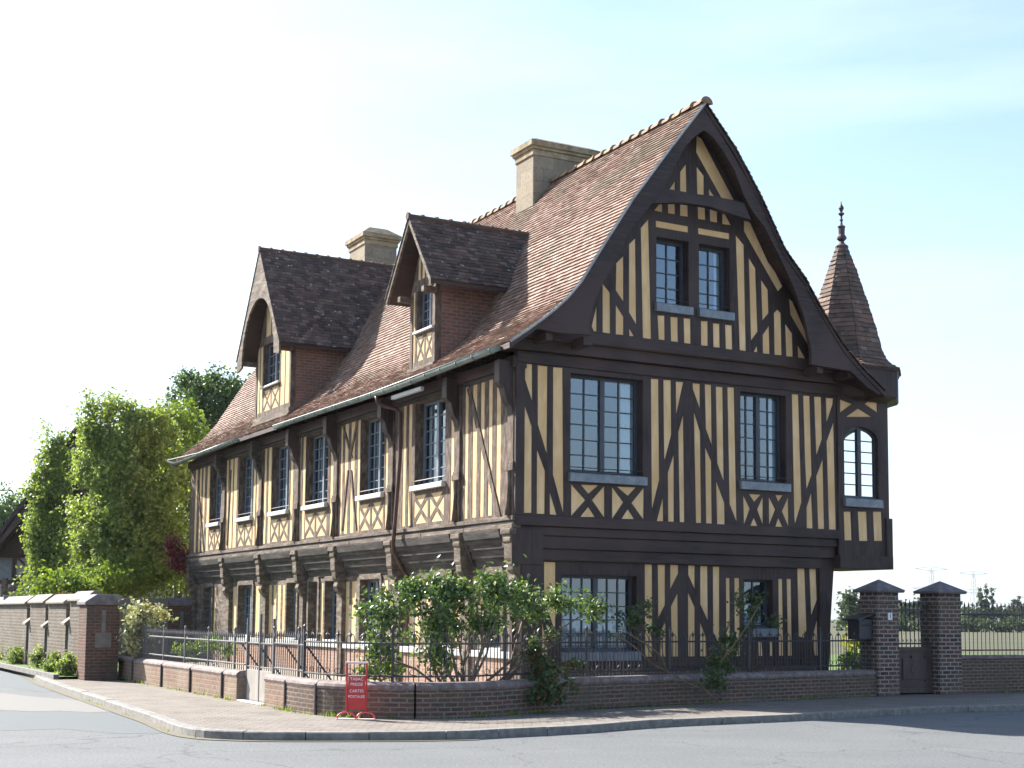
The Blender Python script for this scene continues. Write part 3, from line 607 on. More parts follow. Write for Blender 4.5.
# coving between the ground floor brackets
cor=[.17,2.28,5.66,9.02,11.7,14.65,17.98,21.62]
for a,b in zip(cor,cor[1:]):
    a+=.13; b-=.13; m=MB()
    prof=[(-.12,3.21),(-.06,3.05),(-.02,3.05),(0,2.98),(.07,2.94),(.08,2.86),(.14,2.84),(.20,2.70),(.26,2.68),(.34,2.52),(.5,2.50),(.5,3.21)]
    prof=[(-.10+(x+.10)*.7,z) for x,z in prof]; m.prism(lambda x,d,z:(x,a+.18+d,z),prof,0,b-a-.36); 
    pe=[(-.08,3.21),(-.06,3.08),(.12,2.62),(.21,2.5),(.3,2.5),(.3,3.21)]
    m.prism(lambda x,d,z:(x,a+d,z),pe,0,.175); m.prism(lambda x,d,z:(x,b-.175+d,z),pe,0,.175)
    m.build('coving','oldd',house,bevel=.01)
for y in cor:
    m=MB(); w=.15; D=lambda x,d,z:(-.10+(x+.10)*.72,y-w+d,z)
    m.prism(D,[(.36,3.21),(-.10,3.21),(-.11,2.98),(-.07,2.93),(-.06,2.66),(-.02,2.60),(.36,2.60)],0,2*w); c=m.build('jetty_bracket','oldb',house,bevel=.02)
    m=MB(); m.prism(D,[(.36,2.597),(-.03,2.597),(0,2.45),(.09,2.38),(.03,2.27),(.10,2.16),(.20,2.08),(.22,1.98),(.32,1.90),(.36,1.80)],.03,2*w-.03); m.build('carved_scroll','oldb',c,bevel=.015)
    m=MB(); m.box(-.14,.0,y-w-.05,y+w+.05,3.10,3.212); m.build('bracket_cap','oldb',c,bevel=.02)
# ---- side elevation, ground floor
XG=.23
def yg(px,py=600): return S(px,py,XG)[0]
gl=[(yg(212.5),yg(204.3)),(yg(253),yg(239.4)),(yg(297.2),yg(288)),(yg(318.4),yg(310)),(yg(338),yg(326.5)),(yg(380.6),yg(361.5)),(yg(451),yg(434)),(yg(502),yg(486))]
ZG0=1.0
gp2=[]
for a,b in ((202,203.6),(213.9,215.8),(232.8,236.3),(255.6,259.6),(268.5,271.6),(273.2,276),(277.5,280.6),(282.3,286),(319.6,324.6),(345.6,349.2),(351.5,356),(383,387.5),(406,411),(415,420),(426,431),(455,460),(471,476)):
    gp2.append([(yg(b),.95),(yg(a),.95),(yg(a),2.38),(yg(b),2.38)])
og=[(.1,.80),(YE-.35,.80),(YE-.35,2.56),(.1,2.56)]
gws=[[(a,ZG0),(b,ZG0),(b,2.40),(a,2.40)] for a,b in gl]
fr=MB(); fr.plate(PS(XG),og,gp2+gws,0,lambda i:.008 if i<len(gp2) else .24); fr.build('ground_floor_side_frame','oldb',house,recalc=False)
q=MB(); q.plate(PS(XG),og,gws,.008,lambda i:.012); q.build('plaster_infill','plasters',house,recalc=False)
for i,(a,b) in enumerate(gl): window(PS(XG),a,b,ZG0,2.40,2 if i in (1,5) else 1,2,5,.16,.05,mat='sashs',sill='sillw',sillh=.10,silld=.06,curt=2 if i in (5,6) else 1,rail=False)
for i,(a,b) in enumerate(gl):
    m=MB(); m.prism(PS(XG-.045),[(a-.13,1.0),(a-.13,2.40),(a-.06,2.53),(b+.06,2.53),(b+.13,2.40),(b+.13,1.0),(b+.01,1.0),(b+.01,2.41),(a-.01,2.41),(a-.01,1.0)],0,.05); m.build('window_surround','oldb',house,bevel=.008)
for y in cor:
    m=MB(); m.box(XG-.10,XG+.06,y-.14,y+.14,.1,2.0); m.build('wall_post','oldb',house,bevel=.015)
m=MB(); m.box(XG-.08,XG+.1,.3,YE-.4,.80,.93); m.build('stone_ledge','sillw',house,bevel=.01)
m=MB(); m.box(XG-.03,XG+.3,.3,YE-.4,0,.798); m.build('plinth','pinkwall',house)
# ---- gutter, downpipe
def gutter(y0,y1):
    m=MB(); n=8; N=max(2,int((y1-y0)/.8)); vs=[]
    for j in range(N+1):
        y=y0+(y1-y0)*j/N; zz=roofL[0][1]-.035+sag(y,0); vs+=[(-.60+.075*math.cos(PI+PI*k/n),y,zz+.075*math.sin(PI+PI*k/n)) for k in range(n+1)]
    m.add(vs,[(i*(n+1)+k,i*(n+1)+k+1,(i+1)*(n+1)+k+1,(i+1)*(n+1)+k) for i in range(N) for k in range(n)]+[tuple(range(n+1)),tuple(range(len(vs)-n-1,len(vs)))])
    for j in range(int((y1-y0)/.7)): 
        y=y0+.3+j*.7; zz=roofL[0][1]-.035+sag(y,0); m.tube([(-.60+.085*math.cos(PI+PI*k/6),y,zz+.085*math.sin(PI+PI*k/6)) for k in range(7)],.009,4)
    m.tube([(-.675,y0,roofL[0][1]-.03+sag(y0,0)),((-.675),(y0+y1)/2,roofL[0][1]-.03+sag((y0+y1)/2,0)),(-.675,y1,roofL[0][1]-.03+sag(y1,0))],.012,5)
    return m.build('gutter','gutter',house,smooth=True)
gutter(-.45,11.9); gutter(15.05,YE+.1)
dy=5.25
m=MB(); m.tube([(-.6,dy,6.32),(-.58,dy,6.18),(-.45,dy-.05,6.10),(-.2,dy-.15,6.05),(-.12,dy-.2,5.95),(-.11,dy-.2,5.0),(-.2,dy-.2,3.6),(-.24,dy-.2,3.1),(-.2,dy-.15,2.95),(.1,dy,2.55),(.22,dy,2.4),(.24,dy,.2)],.045,8); m.build('downpipe','copper',house,smooth=True)
m=MB(); m.box(-.52,-.44,3.15,4.65,6.16,6.24); m.build('fascia_board','sillw',house,bevel=.005)

# ---- chimneys
def chimney(x0,x1,y0,y1,zb,zt,cap):
    m=MB(); m.box(x0,x1,y0,y1,zb,zt); c=m.build('chimney','stone',house,bevel=.015)
    m=MB(); 
    zt+=.08
    for k,(o,z0,z1) in enumerate(((.03,zt-.10,zt+.04),(.07,zt+.04,zt+.11),(.11,zt+.11,zt+.24))): m.box(x0-o,x1+o,y0-o,y1+o,z0,z1)
    o=.11; vs=[(x0-o,y0-o,zt+.24),(x1+o,y0-o,zt+.24),(x1+o,y1+o,zt+.24),(x0-o,y1+o,zt+.24),(x0+cap,y0+cap,zt+.24+cap*1.1),(x1-cap,y0+cap,zt+.24+cap*1.1),(x1-cap,y1-cap,zt+.24+cap*1.1),(x0+cap,y1-cap,zt+.24+cap*1.1)]
    m.add(vs,((0,1,5,4),(1,2,6,5),(2,3,7,6),(3,0,4,7),(4,5,6,7))); m.build('chimney_cap','stonecap',c,bevel=.012)
    return c
q=S(533.5,158,3.2); q2=S(516,168,3.2); r=G(600,155,q[0])
print('chimney1',q,q2,r)
chimney(3.2,r[0]-.1,q[0],q2[0],10.2,G(533.5,153,q[0])[1]-.02,.10)
q=S(365,250,2.95); q2=S(349.5,250,2.95); r=G(397,242,q[0]); print('chimney2',q,q2,r)
chimney(2.95,r[0],q[0],q2[0],10.5,S(365,243,2.95)[1],.22)

# ---- dormers
def dormer(yc,hw,zb,ze,za,vh,xv,xf,depth,win,arch,ncheek,xtop):
    # yc centre, hw half width of the face, zb base, ze eave height of its roof, za apex, vh half width at the verge, xv verge plane
    dm=MB()
    D=PS(xf)
    x0,x1,z0,z1=win
    gab=[(yc-hw,zb),(yc+hw,zb),(yc+hw,ze),(yc+.02,ze+(za-ze)*.93*(hw/vh) if False else za-.22),(yc-hw,ze)]
    hs=[]
    # panels : strips beside and XX under the window, strips in the little gable
    for (l,r_) in ((yc-hw+.10,x0-.06),(x1+.06,yc+hw-.10)):
        n=1 if r_-l<.35 else 2
        for k in range(n):
            a=l+(r_-l)*k/n+.02; b=l+(r_-l)*(k+1)/n-.02
            if b-a>.03: hs.append([(a,zb+.16),(b,zb+.16),(b,z1),(a,z1)])
    h=(x1-x0)/2
    for l in (x0,x0+h):
        a,b=l+.03,l+h-.03; c=(a+b)/2; lo,hi=zb+.16,z0-.14; zm=(lo+hi)/2; t=.035
        hs+= [[(a,lo+.06),(c-t,zm),(a,hi-.06)],[(b,lo+.06),(b,hi-.06),(c+t,zm)],[(a+t,lo),(b-t,lo),(c,zm-.06)],[(a+t,hi),(c,zm+.06),(b-t,hi)]]
    gz=z1+.22; nn=5
    for k in range(nn):
        u0=-hw*.8+1.6*hw*k/nn+.035; u1=-hw*.8+1.6*hw*(k+1)/nn-.035
        top=lambda u: ze+(za-.30-ze)*(1-abs(u)/hw)
        if min(top(u0),top(u1))>gz+.08: hs.append([(yc+u0,gz),(yc+u1,gz),(yc+u1,top(u1)-.06),(yc+u0,top(u0)-.06)])
    wn=[[(x0,z0),(x1,z0),(x1,z1),(x0,z1)]]
    dm.plate(D,gab,hs+wn,0,lambda i:.008 if i<len(hs) else .2); d=dm.build('dormer','old',house,recalc=False)
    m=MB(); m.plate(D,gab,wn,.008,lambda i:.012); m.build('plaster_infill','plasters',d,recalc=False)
    w=window(D,x0,x1,z0,z1,2,2,4,.14,.045,mat='sashs',sill='sillw',sillh=.08,silld=.07,curt=0,rail=False)
    m=MB(); m.box(xf-.06,xf+.1,yc-hw-.04,yc+hw+.04,zb-.14,zb+.02); m.box(xf-.10,xf+.1,yc-hw-.06,yc+hw+.06,zb-.20,zb-.143); m.build('base_moulding','oldb',d,bevel=.01)
    # brick cheeks
    m=MB()
    for s in (-1,1): 
        ya=yc+s*hw; m.box(xf+.12,depth,min(ya,ya-s*.14),max(ya,ya-s*.14),zb-.3,ze+.02)
    m.build('brick_cheek','brick',d)
    for s in (-1,1):
        m=MB(); ya=yc+s*(hw-.06); m.box(xf-.012,xf+.14,ya-.07,ya+.07,zb+.02,ze); m.build('dormer_post','old',d,bevel=.01)
    # roof
    k=(za-ze)/vh
    m=MB()
    for s in (-1,1):
        vs=[(xv,yc,za-.03),(xtop,yc,za-.03),(xtop,yc+s*vh,ze-.03),(xv,yc+s*vh,ze-.03)]; vs+= [(x,y,z-.09) for x,y,z in vs]
        m.add(vs,((0,1,2,3),(4,5,6,7),(0,1,5,4),(1,2,6,5),(2,3,7,6),(3,0,4,7)))
    rf=m.build('dormer_roof','woodb',d)
    m=MB(); n=int(math.hypot(vh,za-ze)/.105)
    for s in (-1,1):
        L=lambda t:Vector((xv-.03,yc+s*vh*(1-t)*1.02,ze+(za-ze)*t-.02)); R=lambda t:Vector((xtop,yc+s*vh*(1-t)*1.02,ze+(za-ze)*t-.02))
        m.tiles(L,R,n,.17,.022,.008)
    m.build('roof_tiles','tilew',d,recalc=False)
    m=MB(); x=xv-.05
    while x<xtop:
        m.tube([(x,yc,za-.01),(x+.05,yc,za-.01)],.085,8); m.tube([(x+.05,yc,za-.02),(x+.33,yc,za-.02)],.068,8); x+=.33
    m.build('ridge_tiles','tiled',d)
    # verge boards
    for s in (-1,1):
        m=MB(); A=(yc,za-.02); B=(yc+s*vh,ze-.02); tk=.16 if arch else .11
        pts=[A,B,(B[0],B[1]-tk),(B[0]-s*.04,B[1]-tk),(yc,za-tk*1.6)]
        if arch:
            pts=[A,B,(B[0],B[1]-.30),(B[0]-s*.10,B[1]-.30)]
            for q in range(9):
                an=q/8*PI/2; pts.append((yc+s*(vh*.76)*math.cos(an),ze-.25+(za-ze)*.60*math.sin(an)))
        m.prism(PS(xv-.01),pts,0,.06); m.build('verge_board','oldb',d,bevel=.006)
    m=MB()
    for s in (-1,1): m.box(xv+.06,xf+.02,yc+s*(hw-.02)-.07,yc+s*(hw-.02)+.07,ze-.05-.12,ze-.05)
    m.box(xv+.06,xf+.02,yc-.06,yc+.06,za-.34,za-.2); m.build('purlin_end','oldb',d,bevel=.008)
    return d
MT['tilew']=mtile('lichened_tile',[(0,(.06,.048,.045)),(.4,(.10,.075,.065)),(.75,(.14,.098,.082)),(1,(.20,.15,.13))],(.075,.07,.06),.9)
dormer(3.9,.62,6.78,8.42,9.98,1.14,-.5,-.15,2.1,(3.36,4.22,7.60,8.46),False,1,2.6)
dormer(13.52,1.45,6.95,8.62,11.45,1.78,-.6,-.15,2.5,(12.98,14.32,7.82,8.95),True,1,3.7)

# ---- corner turret
tx,ty=8.63,.82
hx0,hx1,hy0,hy1=7.702,9.10,-.035,1.62
t_px=[Z(C1,(547,268),(630,300),(547,360)),Z(C1,(620,240),(725,230),(672,275)),Z(C1,(800,240),(803,360),(715,300)),Z(C1,(672,330),(765,388),(588,388)),
 Z(C2,(572,352),(622,352),(630,548),(578,548)),Z(C2,(668,352),(730,352),(738,552),(678,552)),Z(C2,(772,352),(832,352),(838,552),(780,552))]
tp=[loc(p,hy0) for p in t_px]
tl0,tl1=G(844.5,480,hy0)[0],G(878.5,480,hy0)[0]; tz0=G(844,497,hy0)[1]; tz1=G(861,427,hy0)[1]
def archpts(a0,a1,z0,z1,r): 
    pts=[(a0,z0),(a1,z0)]; c=(a0+a1)/2; h=(a1-a0)/2
    return pts+[(c+h*math.cos(PI*k/12),z1-r+r*math.sin(PI*k/12)) for k in range(13)]
tw=archpts(tl0,tl1,tz0,tz1,.28)
m=MB(); ot=[(hx0,2.90),(hx1,2.90),(hx1,6.75),(hx0,6.75)]
m.plate(PG(hy0),ot,tp+[tw],0,lambda i:.022 if i<len(tp) else .16); tur=m.build('turret','wood',house,recalc=False)
m=MB(); m.plate(PG(hy0),[(hx0+.04,2.96),(hx1-.03,2.96),(hx1-.03,6.6),(hx0+.04,6.6)],[tw],.022,lambda i:.026); m.build('plaster_infill','plaster',tur,recalc=False)
# right face with its own arched window
rw=archpts(.26,1.44,tz0-.02,tz1+.10,.30)
m=MB(); m.plate(PR(hx1),[(hy0,2.90),(hy1,2.90),(hy1,6.75),(hy0,6.75)],[rw],0,lambda i:.06); m.plate(PR(hx1-.06),[(hy0,2.90),(hy1,2.90),(hy1,6.75),(hy0,6.75)],[rw],0,lambda i:.01)
m.box(7.74,hx1-.002,hy1-.1,hy1,2.9,6.75); m.box(hx0,hx1-.07,hy0+.17,hy1-.11,2.92,2.98); m.build('turret_side_wall','wood',tur,recalc=False)
window(PG(hy0),tl0,tl1,tz0,tz1,2,1,6,.08,.05,curt=0,glass='clear',rail=False,arch=.28,sill='zinc',sillh=.2)
window(PR(hx1),.26,1.44,tz0-.02,tz1+.10,1,1,1,.01,.04,curt=0,glass='clear',rail=False,arch=.30,sill=None)
m=MB(); m.box(hx1-.12,hx1+.05,hy0-.05,hy0+.1,2.86,3.75); m.box(hx0-.02,hx1+.06,hy0-.045,1.6,2.66,2.935); m.box(7.69,7.74,-.033,.03,2.94,6.3); m.build('corner_post','wood',tur,bevel=.012)
m=MB(); m.lathe((tx,ty,0),[(1.0,6.24),(1.22,6.31),(1.25,6.36),(1.25,6.88),(1.28,6.92),(1.28,6.97),(.6,6.99)],8,PI/8); m.build('turret_cornice','wood',tur,bevel=.01)
spr=[(1.30,6.96),(1.10,7.08),(.97,7.24),(.89,7.42),(.77,7.90),(.54,8.62),(.31,9.30),(.13,9.80)]
m=MB(); m.lathe((tx,ty,0),[(r-.03,z-.02) for r,z in spr],8,PI/8); sp=m.build('spire','woodb',house)
m=MB(); fS,lS=along(spr)
for k in range(8):
    def E_(ang): return lambda t:Vector((tx+fS(t)[0]*math.cos(ang),ty+fS(t)[0]*math.sin(ang),fS(t)[1]))
    m.tiles(E_(PI/8+k*PI/4),E_(PI/8+(k+1)*PI/4),28,.17,.025,.01)
m.build('spire_tiles','tilet',sp,recalc=False)
m=MB(); m.lathe((tx,ty,-.13),[(.14,9.90),(.15,9.97),(.08,10.02),(.05,10.08),(.11,10.14),(.11,10.18),(.07,10.24),(.075,10.38),(.09,10.42),(.03,10.46),(.022,10.54),(.045,10.57),(.022,10.60),(.022,10.66),(.065,10.70),(.07,10.72),(.022,10.75),(.04,10.79),(.062,10.84),(.04,10.89),(.015,10.93),(.01,10.99)],10); m.build('finial','ridge2',sp,smooth=False)
# ================================================================= GROUND
def cr(pts,n=6):
    P=[Vector(p) for p in pts]; out=[]
    for i in range(len(P)-1):
        a,b,c,d=P[max(i-1,0)],P[i],P[i+1],P[min(i+2,len(P)-1)]
        for k in range(n):
            t=k/n; out.append(.5*((2*b)+(c-a)*t+(2*a-5*b+4*c-d)*t*t+(3*b-a-3*c+d)*t*t*t))
    out.append(P[-1]); return out
def sheet(name,pts,z,mat):
    m=MB(); tri=tessellate_polygon([[Vector((p[0],p[1],0)) for p in pts]]); m.add([(p[0],p[1],z) for p in pts],[tuple(t) for t in tri])
    return tag(m.build(name,mat,recalc=True),kind='structure')
kp=[(-31,71,0)]+[gp(*p) for p in ((0,668),(47,686),(121,712),(150,722),(176,733),(203,738.4),(240,740.3),(281,741),(350,741),(420,740.6),(470,739.5),(500,737.8),(545,735.5),(587.5,733),(630,729.5),(675,726.5),(795,721),(902,715),(1024,710.6))]+[(22,31,0),(60,52,0)]
kerb=cr([Vector((p[0],p[1],0)) for p in kp],8)
sheet('ground',[(-2500,-60),(2500,-60),(2500,3500),(-2500,3500)],-.06,'field')
sheet('road',[(k.x,k.y) for k in kerb]+[(60,-30),(-60,-30),(-60,71)],0,'road')
def band(off0,off1,z0,z1,name,mat,a=0,b=None):
    m=MB(); K=kerb[a:b]
    for i in range(len(K)-1):
        t0=(K[min(i+1,len(K)-1)]-K[max(i-1,0)]).normalized(); t1=(K[min(i+2,len(K)-1)]-K[i]).normalized()
        n0=Vector((-t0.y,t0.x,0)); n1=Vector((-t1.y,t1.x,0))
        m.quad(K[i]+n0*off0+Vector((0,0,z0)),K[i+1]+n1*off0+Vector((0,0,z0)),K[i+1]+n1*off1+Vector((0,0,z1)),K[i]+n0*off1+Vector((0,0,z1)))
    return tag(m.build(name,mat),kind='structure')
band(-.16,.0,.009,.009,'gutter_strip','grit',0,90)
# kerb stones
def cum(K):
    s=[0]
    for a,b in zip(K,K[1:]): s.append(s[-1]+(b-a).length)
    return s
cs=cum(kerb)
def onk(s):
    for i in range(len(cs)-1):
        if s<=cs[i+1]: 
            k=(s-cs[i])/max(1e-9,cs[i+1]-cs[i]); t=(kerb[min(i+2,len(kerb)-1)]-kerb[max(i-1,0)]).normalized(); return kerb[i].lerp(kerb[i+1],k),Vector((-t.y,t.x,0))
    return kerb[-1],Vector((0,1,0))
km=MB(); s=0
while s<cs[-1]-1.2:
    L=random.choice((.95,1.0,1.0,1.6,.8)); g=.012; n=4; dz=random.uniform(-.006,.006); vs=[]
    for k in range(n+1):
        p,nn=onk(s+g/2+(L-g)*k/n)
        for (o,z) in ((.0,-.02),(.004,.095),(.02,.11),(.16,.112),(.17,-.02)): vs.append(p+nn*o+Vector((0,0,z+(dz if z>0 else 0))))
    fs=[(i*5+j,(i+1)*5+j,(i+1)*5+j+1,i*5+j+1) for i in range(n) for j in range(4)]+[(0,1,2,3,4),tuple(n*5+j for j in range(5))]
    km.add(vs,fs); s+=L
tag(km.build('kerb','kerb'),kind='structure')
pin=[]
for i,k in enumerate(kerb):
    t=(kerb[min(i+1,len(kerb)-1)]-kerb[max(i-1,0)]).normalized(); pin.append(k+Vector((-t.y,t.x,0))*.165)
back=[W(40,-1.2),W(7,-1.2),W(2.4,-2.1),W(-4.6,-2.0),W(-4.65,10.2),W(-5.6,10.2),W(-5.6,45)]
pv=sheet('pavement',[(k.x-O.x,k.y-O.y) for k in pin]+[(b.x-O.x,b.y-O.y) for b in back],0,'pave')
pv.location=(O.x,O.y,.10)
gs=sheet('garden_ground',[W(*p)[:2] for p in ((-4.75,-2.2),(-3.4,-3.7),(7.3,-1.4),(9,-1.4),(9,30),(-5.2,30),(-5.2,10.2),(-4.75,10.2))],.13,'soil')
sheet('lawn',[W(*p)[:2] for p in ((7.95,1.0),(40,-1.2),(40,22),(9,24))],.14,'lawn')
sheet('lawn',[W(*p)[:2] for p in ((-5,9),(-1.0,9),(-1.0,21.5),(-5,21.5))],.14,'lawn')
# road repairs at the left
def gpoly(pts): 
    out=[gp(*p) for p in pts]; return [(q.x,q.y) for q in out]
sheet('worn_road_patch',gpoly([(-60,707),(0,710),(30,711.5),(60,711),(90,712.5),(112,711.8),(100,705),(82,700.5),(40,697.5),(10,694),(-30,690)]),.002,'roadl')
sheet('dark_road_patch',gpoly([(-30,687),(10,688),(45,692.5),(60,690.5),(76,696.5),(60,688),(38,681.5),(0,670),(-15,667)]),.002,'roadd')
sheet('cross_road_patch',gpoly([(-60,708.5),(0,711.5),(60,712.5),(113,713.5),(140,723),(168,733),(120,734),(60,729),(0,731),(-60,728)]),.002,'roadd')

# ================================================================= LOW WALL, RAILINGS, GATES
def thing(name,x,y,z=.10,rz=0): return empty(name,W(x,y,z),ROTZ+rz)
def rel(m,x,y,z=.10):
    m.v=[(v[0]-x,v[1]-y,v[2]-z) for v in m.v]; return m
def loft(m,path,prof,closed=True):
    n=len(prof); vs=[]
    for i,p in enumerate(path):
        a=Vector(path[max(i-1,0)]); b=Vector(path[min(i+1,len(path)-1)]); t=(b-a).normalized(); nn=Vector((-t.y,t.x))
        vs+=[(p[0]+nn.x*o,p[1]+nn.y*o,z) for o,z in prof]
    fs=[(i*n+k,i*n+(k+1)%n,(i+1)*n+(k+1)%n,(i+1)*n+k) for i in range(len(path)-1) for k in range(n)]
    fs+=[tuple(range(n)),tuple(range(len(vs)-n,len(vs)))]; m.add(vs,fs)
BODY=[(-.15,.0),(-.15,.50),(.15,.50),(.15,.0)]
def COP(k=0): return [(-.152,.502),(-.165,.54),(-.15,.578),(-.10,.61),(0,.622),(.10,.61),(.15,.578),(.165,.54),(.152,.502)]
xw=-4.70
segA=[[(xw,9.9),(xw,8.55)],[(xw,8.50),(xw,6.1)],[(xw,6.05),(xw,4.0)],[(xw,3.95),(xw,1.95)],[(xw,1.90),(xw,1.12)]]
wa=thing('low_brick_wall',xw,9.9)
tag(wa,'low garden wall in worn brick sections with dark joints, left of the small side gate','low wall')
for sg in segA:
    m=MB(); n=8; pth=[(sg[0][0],sg[0][1]+(sg[1][1]-sg[0][1])*k/n) for k in range(n+1)]; loft(m,pth,BODY); rel(m,xw,9.9,0).build('wall_section','render',wa,bevel=.01)
    m=MB(); loft(m,pth,COP()); rel(m,xw,9.9,0).build('coping','coping',wa,smooth=False)
for (px_,py_) in ((xw-.15,8.52),(xw-.15,6.07),(xw-.15,3.97),(xw-.15,1.92)):
    m=MB(); m.tube([(px_-.02,py_,.1),(px_-.02,py_,.56)],.022,6); rel(m,xw,9.9,0).build('drain_rod','iron',wa)
for e in wa.children: e.location.z-=.10
crn=cr([Vector(p) for p in ((xw,-.36),(xw,-1.2),(xw,-2.0),(-4.6,-2.75),(-4.2,-3.4),(-3.5,-3.78),(-2.6,-3.72),(-1.6,-3.3),(.1,-2.75),(2.4,-2.3),(5,-1.85),(7.26,-1.42))],4)
crn=[(p.x,p.y) for p in crn]
wb=thing('low_brick_wall',xw,-.36)
tag(wb,'low brick wall curving round the street corner from the small side gate to the square brick pillar','low wall')
cut=[0,5,11,19,len(crn)-1]
for i,(a,b) in enumerate(zip(cut,cut[1:])):
    m=MB(); pth=list(crn[a:b+1])
    if i: pth[0]=tuple(Vector(crn[a]).lerp(Vector(crn[a+1]),.04))
    loft(m,pth,BODY); rel(m,xw,-.36,0).build('wall_section','render' if i<1 else 'brickw',wb,bevel=.01)
    m=MB(); pj=pth[:]; loft(m,pj,[(o,z-(.0)) for o,z in COP()]); rel(m,xw,-.36,0).build('coping','coping',wb)
for i in cut[1:3]:
    m=MB(); q=Vector(crn[i]); c=(Vector((1,1))); t=(Vector(crn[i+1])-Vector(crn[i-1])).normalized(); nn=Vector((t.y,-t.x)); q=q+nn*.16
    m.tube([(q.x,q.y,.1),(q.x,q.y,.56)],.022,6); rel(m,xw,-.36,0).build('drain_rod','iron',wb)
for e in wb.children: e.location.z-=.10

def copyto(o,parent,locv,rz=0,sc=None):
    c=o.copy(); COL.objects.link(c); c.parent=parent; c.location=locv; c.rotation_euler.z=rz
    if sc: c.scale=sc
    return c
def pathpts(path,step,start=0):
    out=[]; acc=start
    tot=0; seg=[]
    for a,b in zip(path,path[1:]):
        L=math.dist(a,b); 
        while acc<=tot+L:
            k=(acc-tot)/L; out.append((a[0]+(b[0]-a[0])*k,a[1]+(b[1]-a[1])*k,math.atan2(b[1]-a[1],b[0]-a[0]))); acc+=step
        tot+=L
    return out
def railing(path,label,z0,zr0,zr1,zt,step,mat,group=None,hoop=False,postevery=14,name='iron_railing'):
    bx,by=path[0]; t=thing(name,bx,by,z0); tag(t,label,'railing',group)
    R=lambda x,y,z:(x-bx,y-by,z-z0)
    bm_=MB(); bm_.tube([(0,0,z0+.0-z0),(0,0,zt-z0-.09)],.0085,5)
    bm_.lathe((0,0,zt-z0-.10),[(.009,0),(.018,.02),(.02,.035),(.006,.09),(.002,.11)],6)
    proto=None; pts=pathpts(path,step,step*.5); first=True
    for i,(x,y,a) in enumerate(pts):
        if hoop and i%2==1: continue
        if proto is None: proto=bm_.build('bar',mat,t); proto.location=R(x,y,z0); proto.rotation_euler.z=a
        elif len([c for c in t.children if c.name.startswith('bar')])<96: copyto(proto,t,R(x,y,z0),a)
    if hoop:
        h=MB(); w=step; pts2=[(-w*.62,0,0)]+[(-w*.62*math.cos(PI*k/8),0,(zr1-z0+.06)+w*.62*math.sin(PI*k/8)*1.0) for k in range(9)]+[(w*.62,0,0)]
        h.tube(pts2,.0075,5); h.tube([(w*.5*math.cos(2*PI*k/8),0,zr0-z0+.06+w*.35*math.sin(2*PI*k/8)) for k in range(9)],.006,4,False)
        ph=None
        for i,(x,y,a) in enumerate(pts):
            if i%2==0: 
                if ph is None: ph=h.build('hoop',mat,t); ph.location=R(x,y,z0); ph.rotation_euler.z=a
                else: copyto(ph,t,R(x,y,z0),a)
    for zz in (zr0,zr1):
        m=MB(); m.tube([R(x,y,zz) for x,y in path],.016,5); m.build('rail',mat,t)
    pp=None
    for (x,y,a) in pathpts(path,step*postevery,0):
        if pp is None:
            m=MB(); m.box(-.018,.018,-.018,.018,-.05,zt-z0+.02); m.lathe((0,0,zt-z0+.02),[(.02,0),(.03,.02),(.03,.04),(.005,.07)],6); pp=m.build('post',mat,t); pp.location=R(x,y,z0)
        else: copyto(pp,t,R(x,y,z0),a)
    return t
railing([(xw,9.8),(xw,1.15)],'long straight iron railing on the low wall left of the small side gate',.62,.72,1.10,1.27,.115,'irong')
ra=railing([(p[0],p[1]) for p in crn[:8]],'short iron railing on the low wall beside the red street sign',.62,.72,1.12,1.32,.10,'irong',postevery=12)
hp=crn[7:]
railing(hp,'dark iron railing with hoops on the low wall in front of the gable',.62,.70,1.18,1.36,.125,'iron',hoop=True,postevery=16)
# stays behind the side railing
for j,(y0,lab) in enumerate(((1.1,1),(.2,1))): pass
sgate=thing('small_iron_gate',xw,1.05); tag(sgate,'small gate with pale solid lower panel and tall thin posts in the low side wall','gate')
m=MB(); m.box(-.012,.012,-1.36,-.05,.0,.55); m.build('gate_panel','gatel',sgate,bevel=.004)
for yy,h in ((-.02,1.42),(-.70,1.5),(-1.39,1.42)):
    m=MB(); m.box(-.02,.02,yy-.02,yy+.02,0,h); m.build('gate_post','irong',sgate,bevel=.004)
pb_=None
for k in range(11):
    if k==5: continue
    if pb_ is None:
        m=MB(); m.tube([(0,0,.55),(0,0,1.12)],.008,5); m.lathe((0,0,1.1),[(.008,0),(.018,.03),(.002,.1)],6); pb_=m.build('bar','irong',sgate); pb_.location=(0,-.12,0)
    else: copyto(pb_,sgate,(0,-.12-k*.115,0))
for z in (.6,1.0):
    m=MB(); m.tube([(0,-.04,z),(0,-1.37,z)],.014,5); m.build('rail','irong',sgate)
m=MB(); m.box(-.18,.2,-1.38,-.03,0,.03); m.build('threshold','sillw',sgate,bevel=.008)
for (y,g) in ((.95,1),(-.5,1),(.35,0)): 
    pass
for i,(yy,dz) in enumerate(((1.9,.0),(.95,.0),(-.45,0),(-1.5,0))):
    s_=thing('iron_stay',xw+.1,yy,.13); m=MB(); m.tube([(0.06,0,.95),(.75,-.15,.0)],.016,5); m.tube([(.06,.0,.95),(0,0,.95)],.02,5); 
    o_=rel(m,0,0,0).build('strut','iron',s_)
    tag(s_,['diagonal iron stay behind the side railing, furthest from the street corner','diagonal iron stay just left of the small side gate','diagonal iron stay just right of the small side gate','diagonal iron stay behind the railing nearest the red sign'][i],'stay','iron stays behind the side railing')
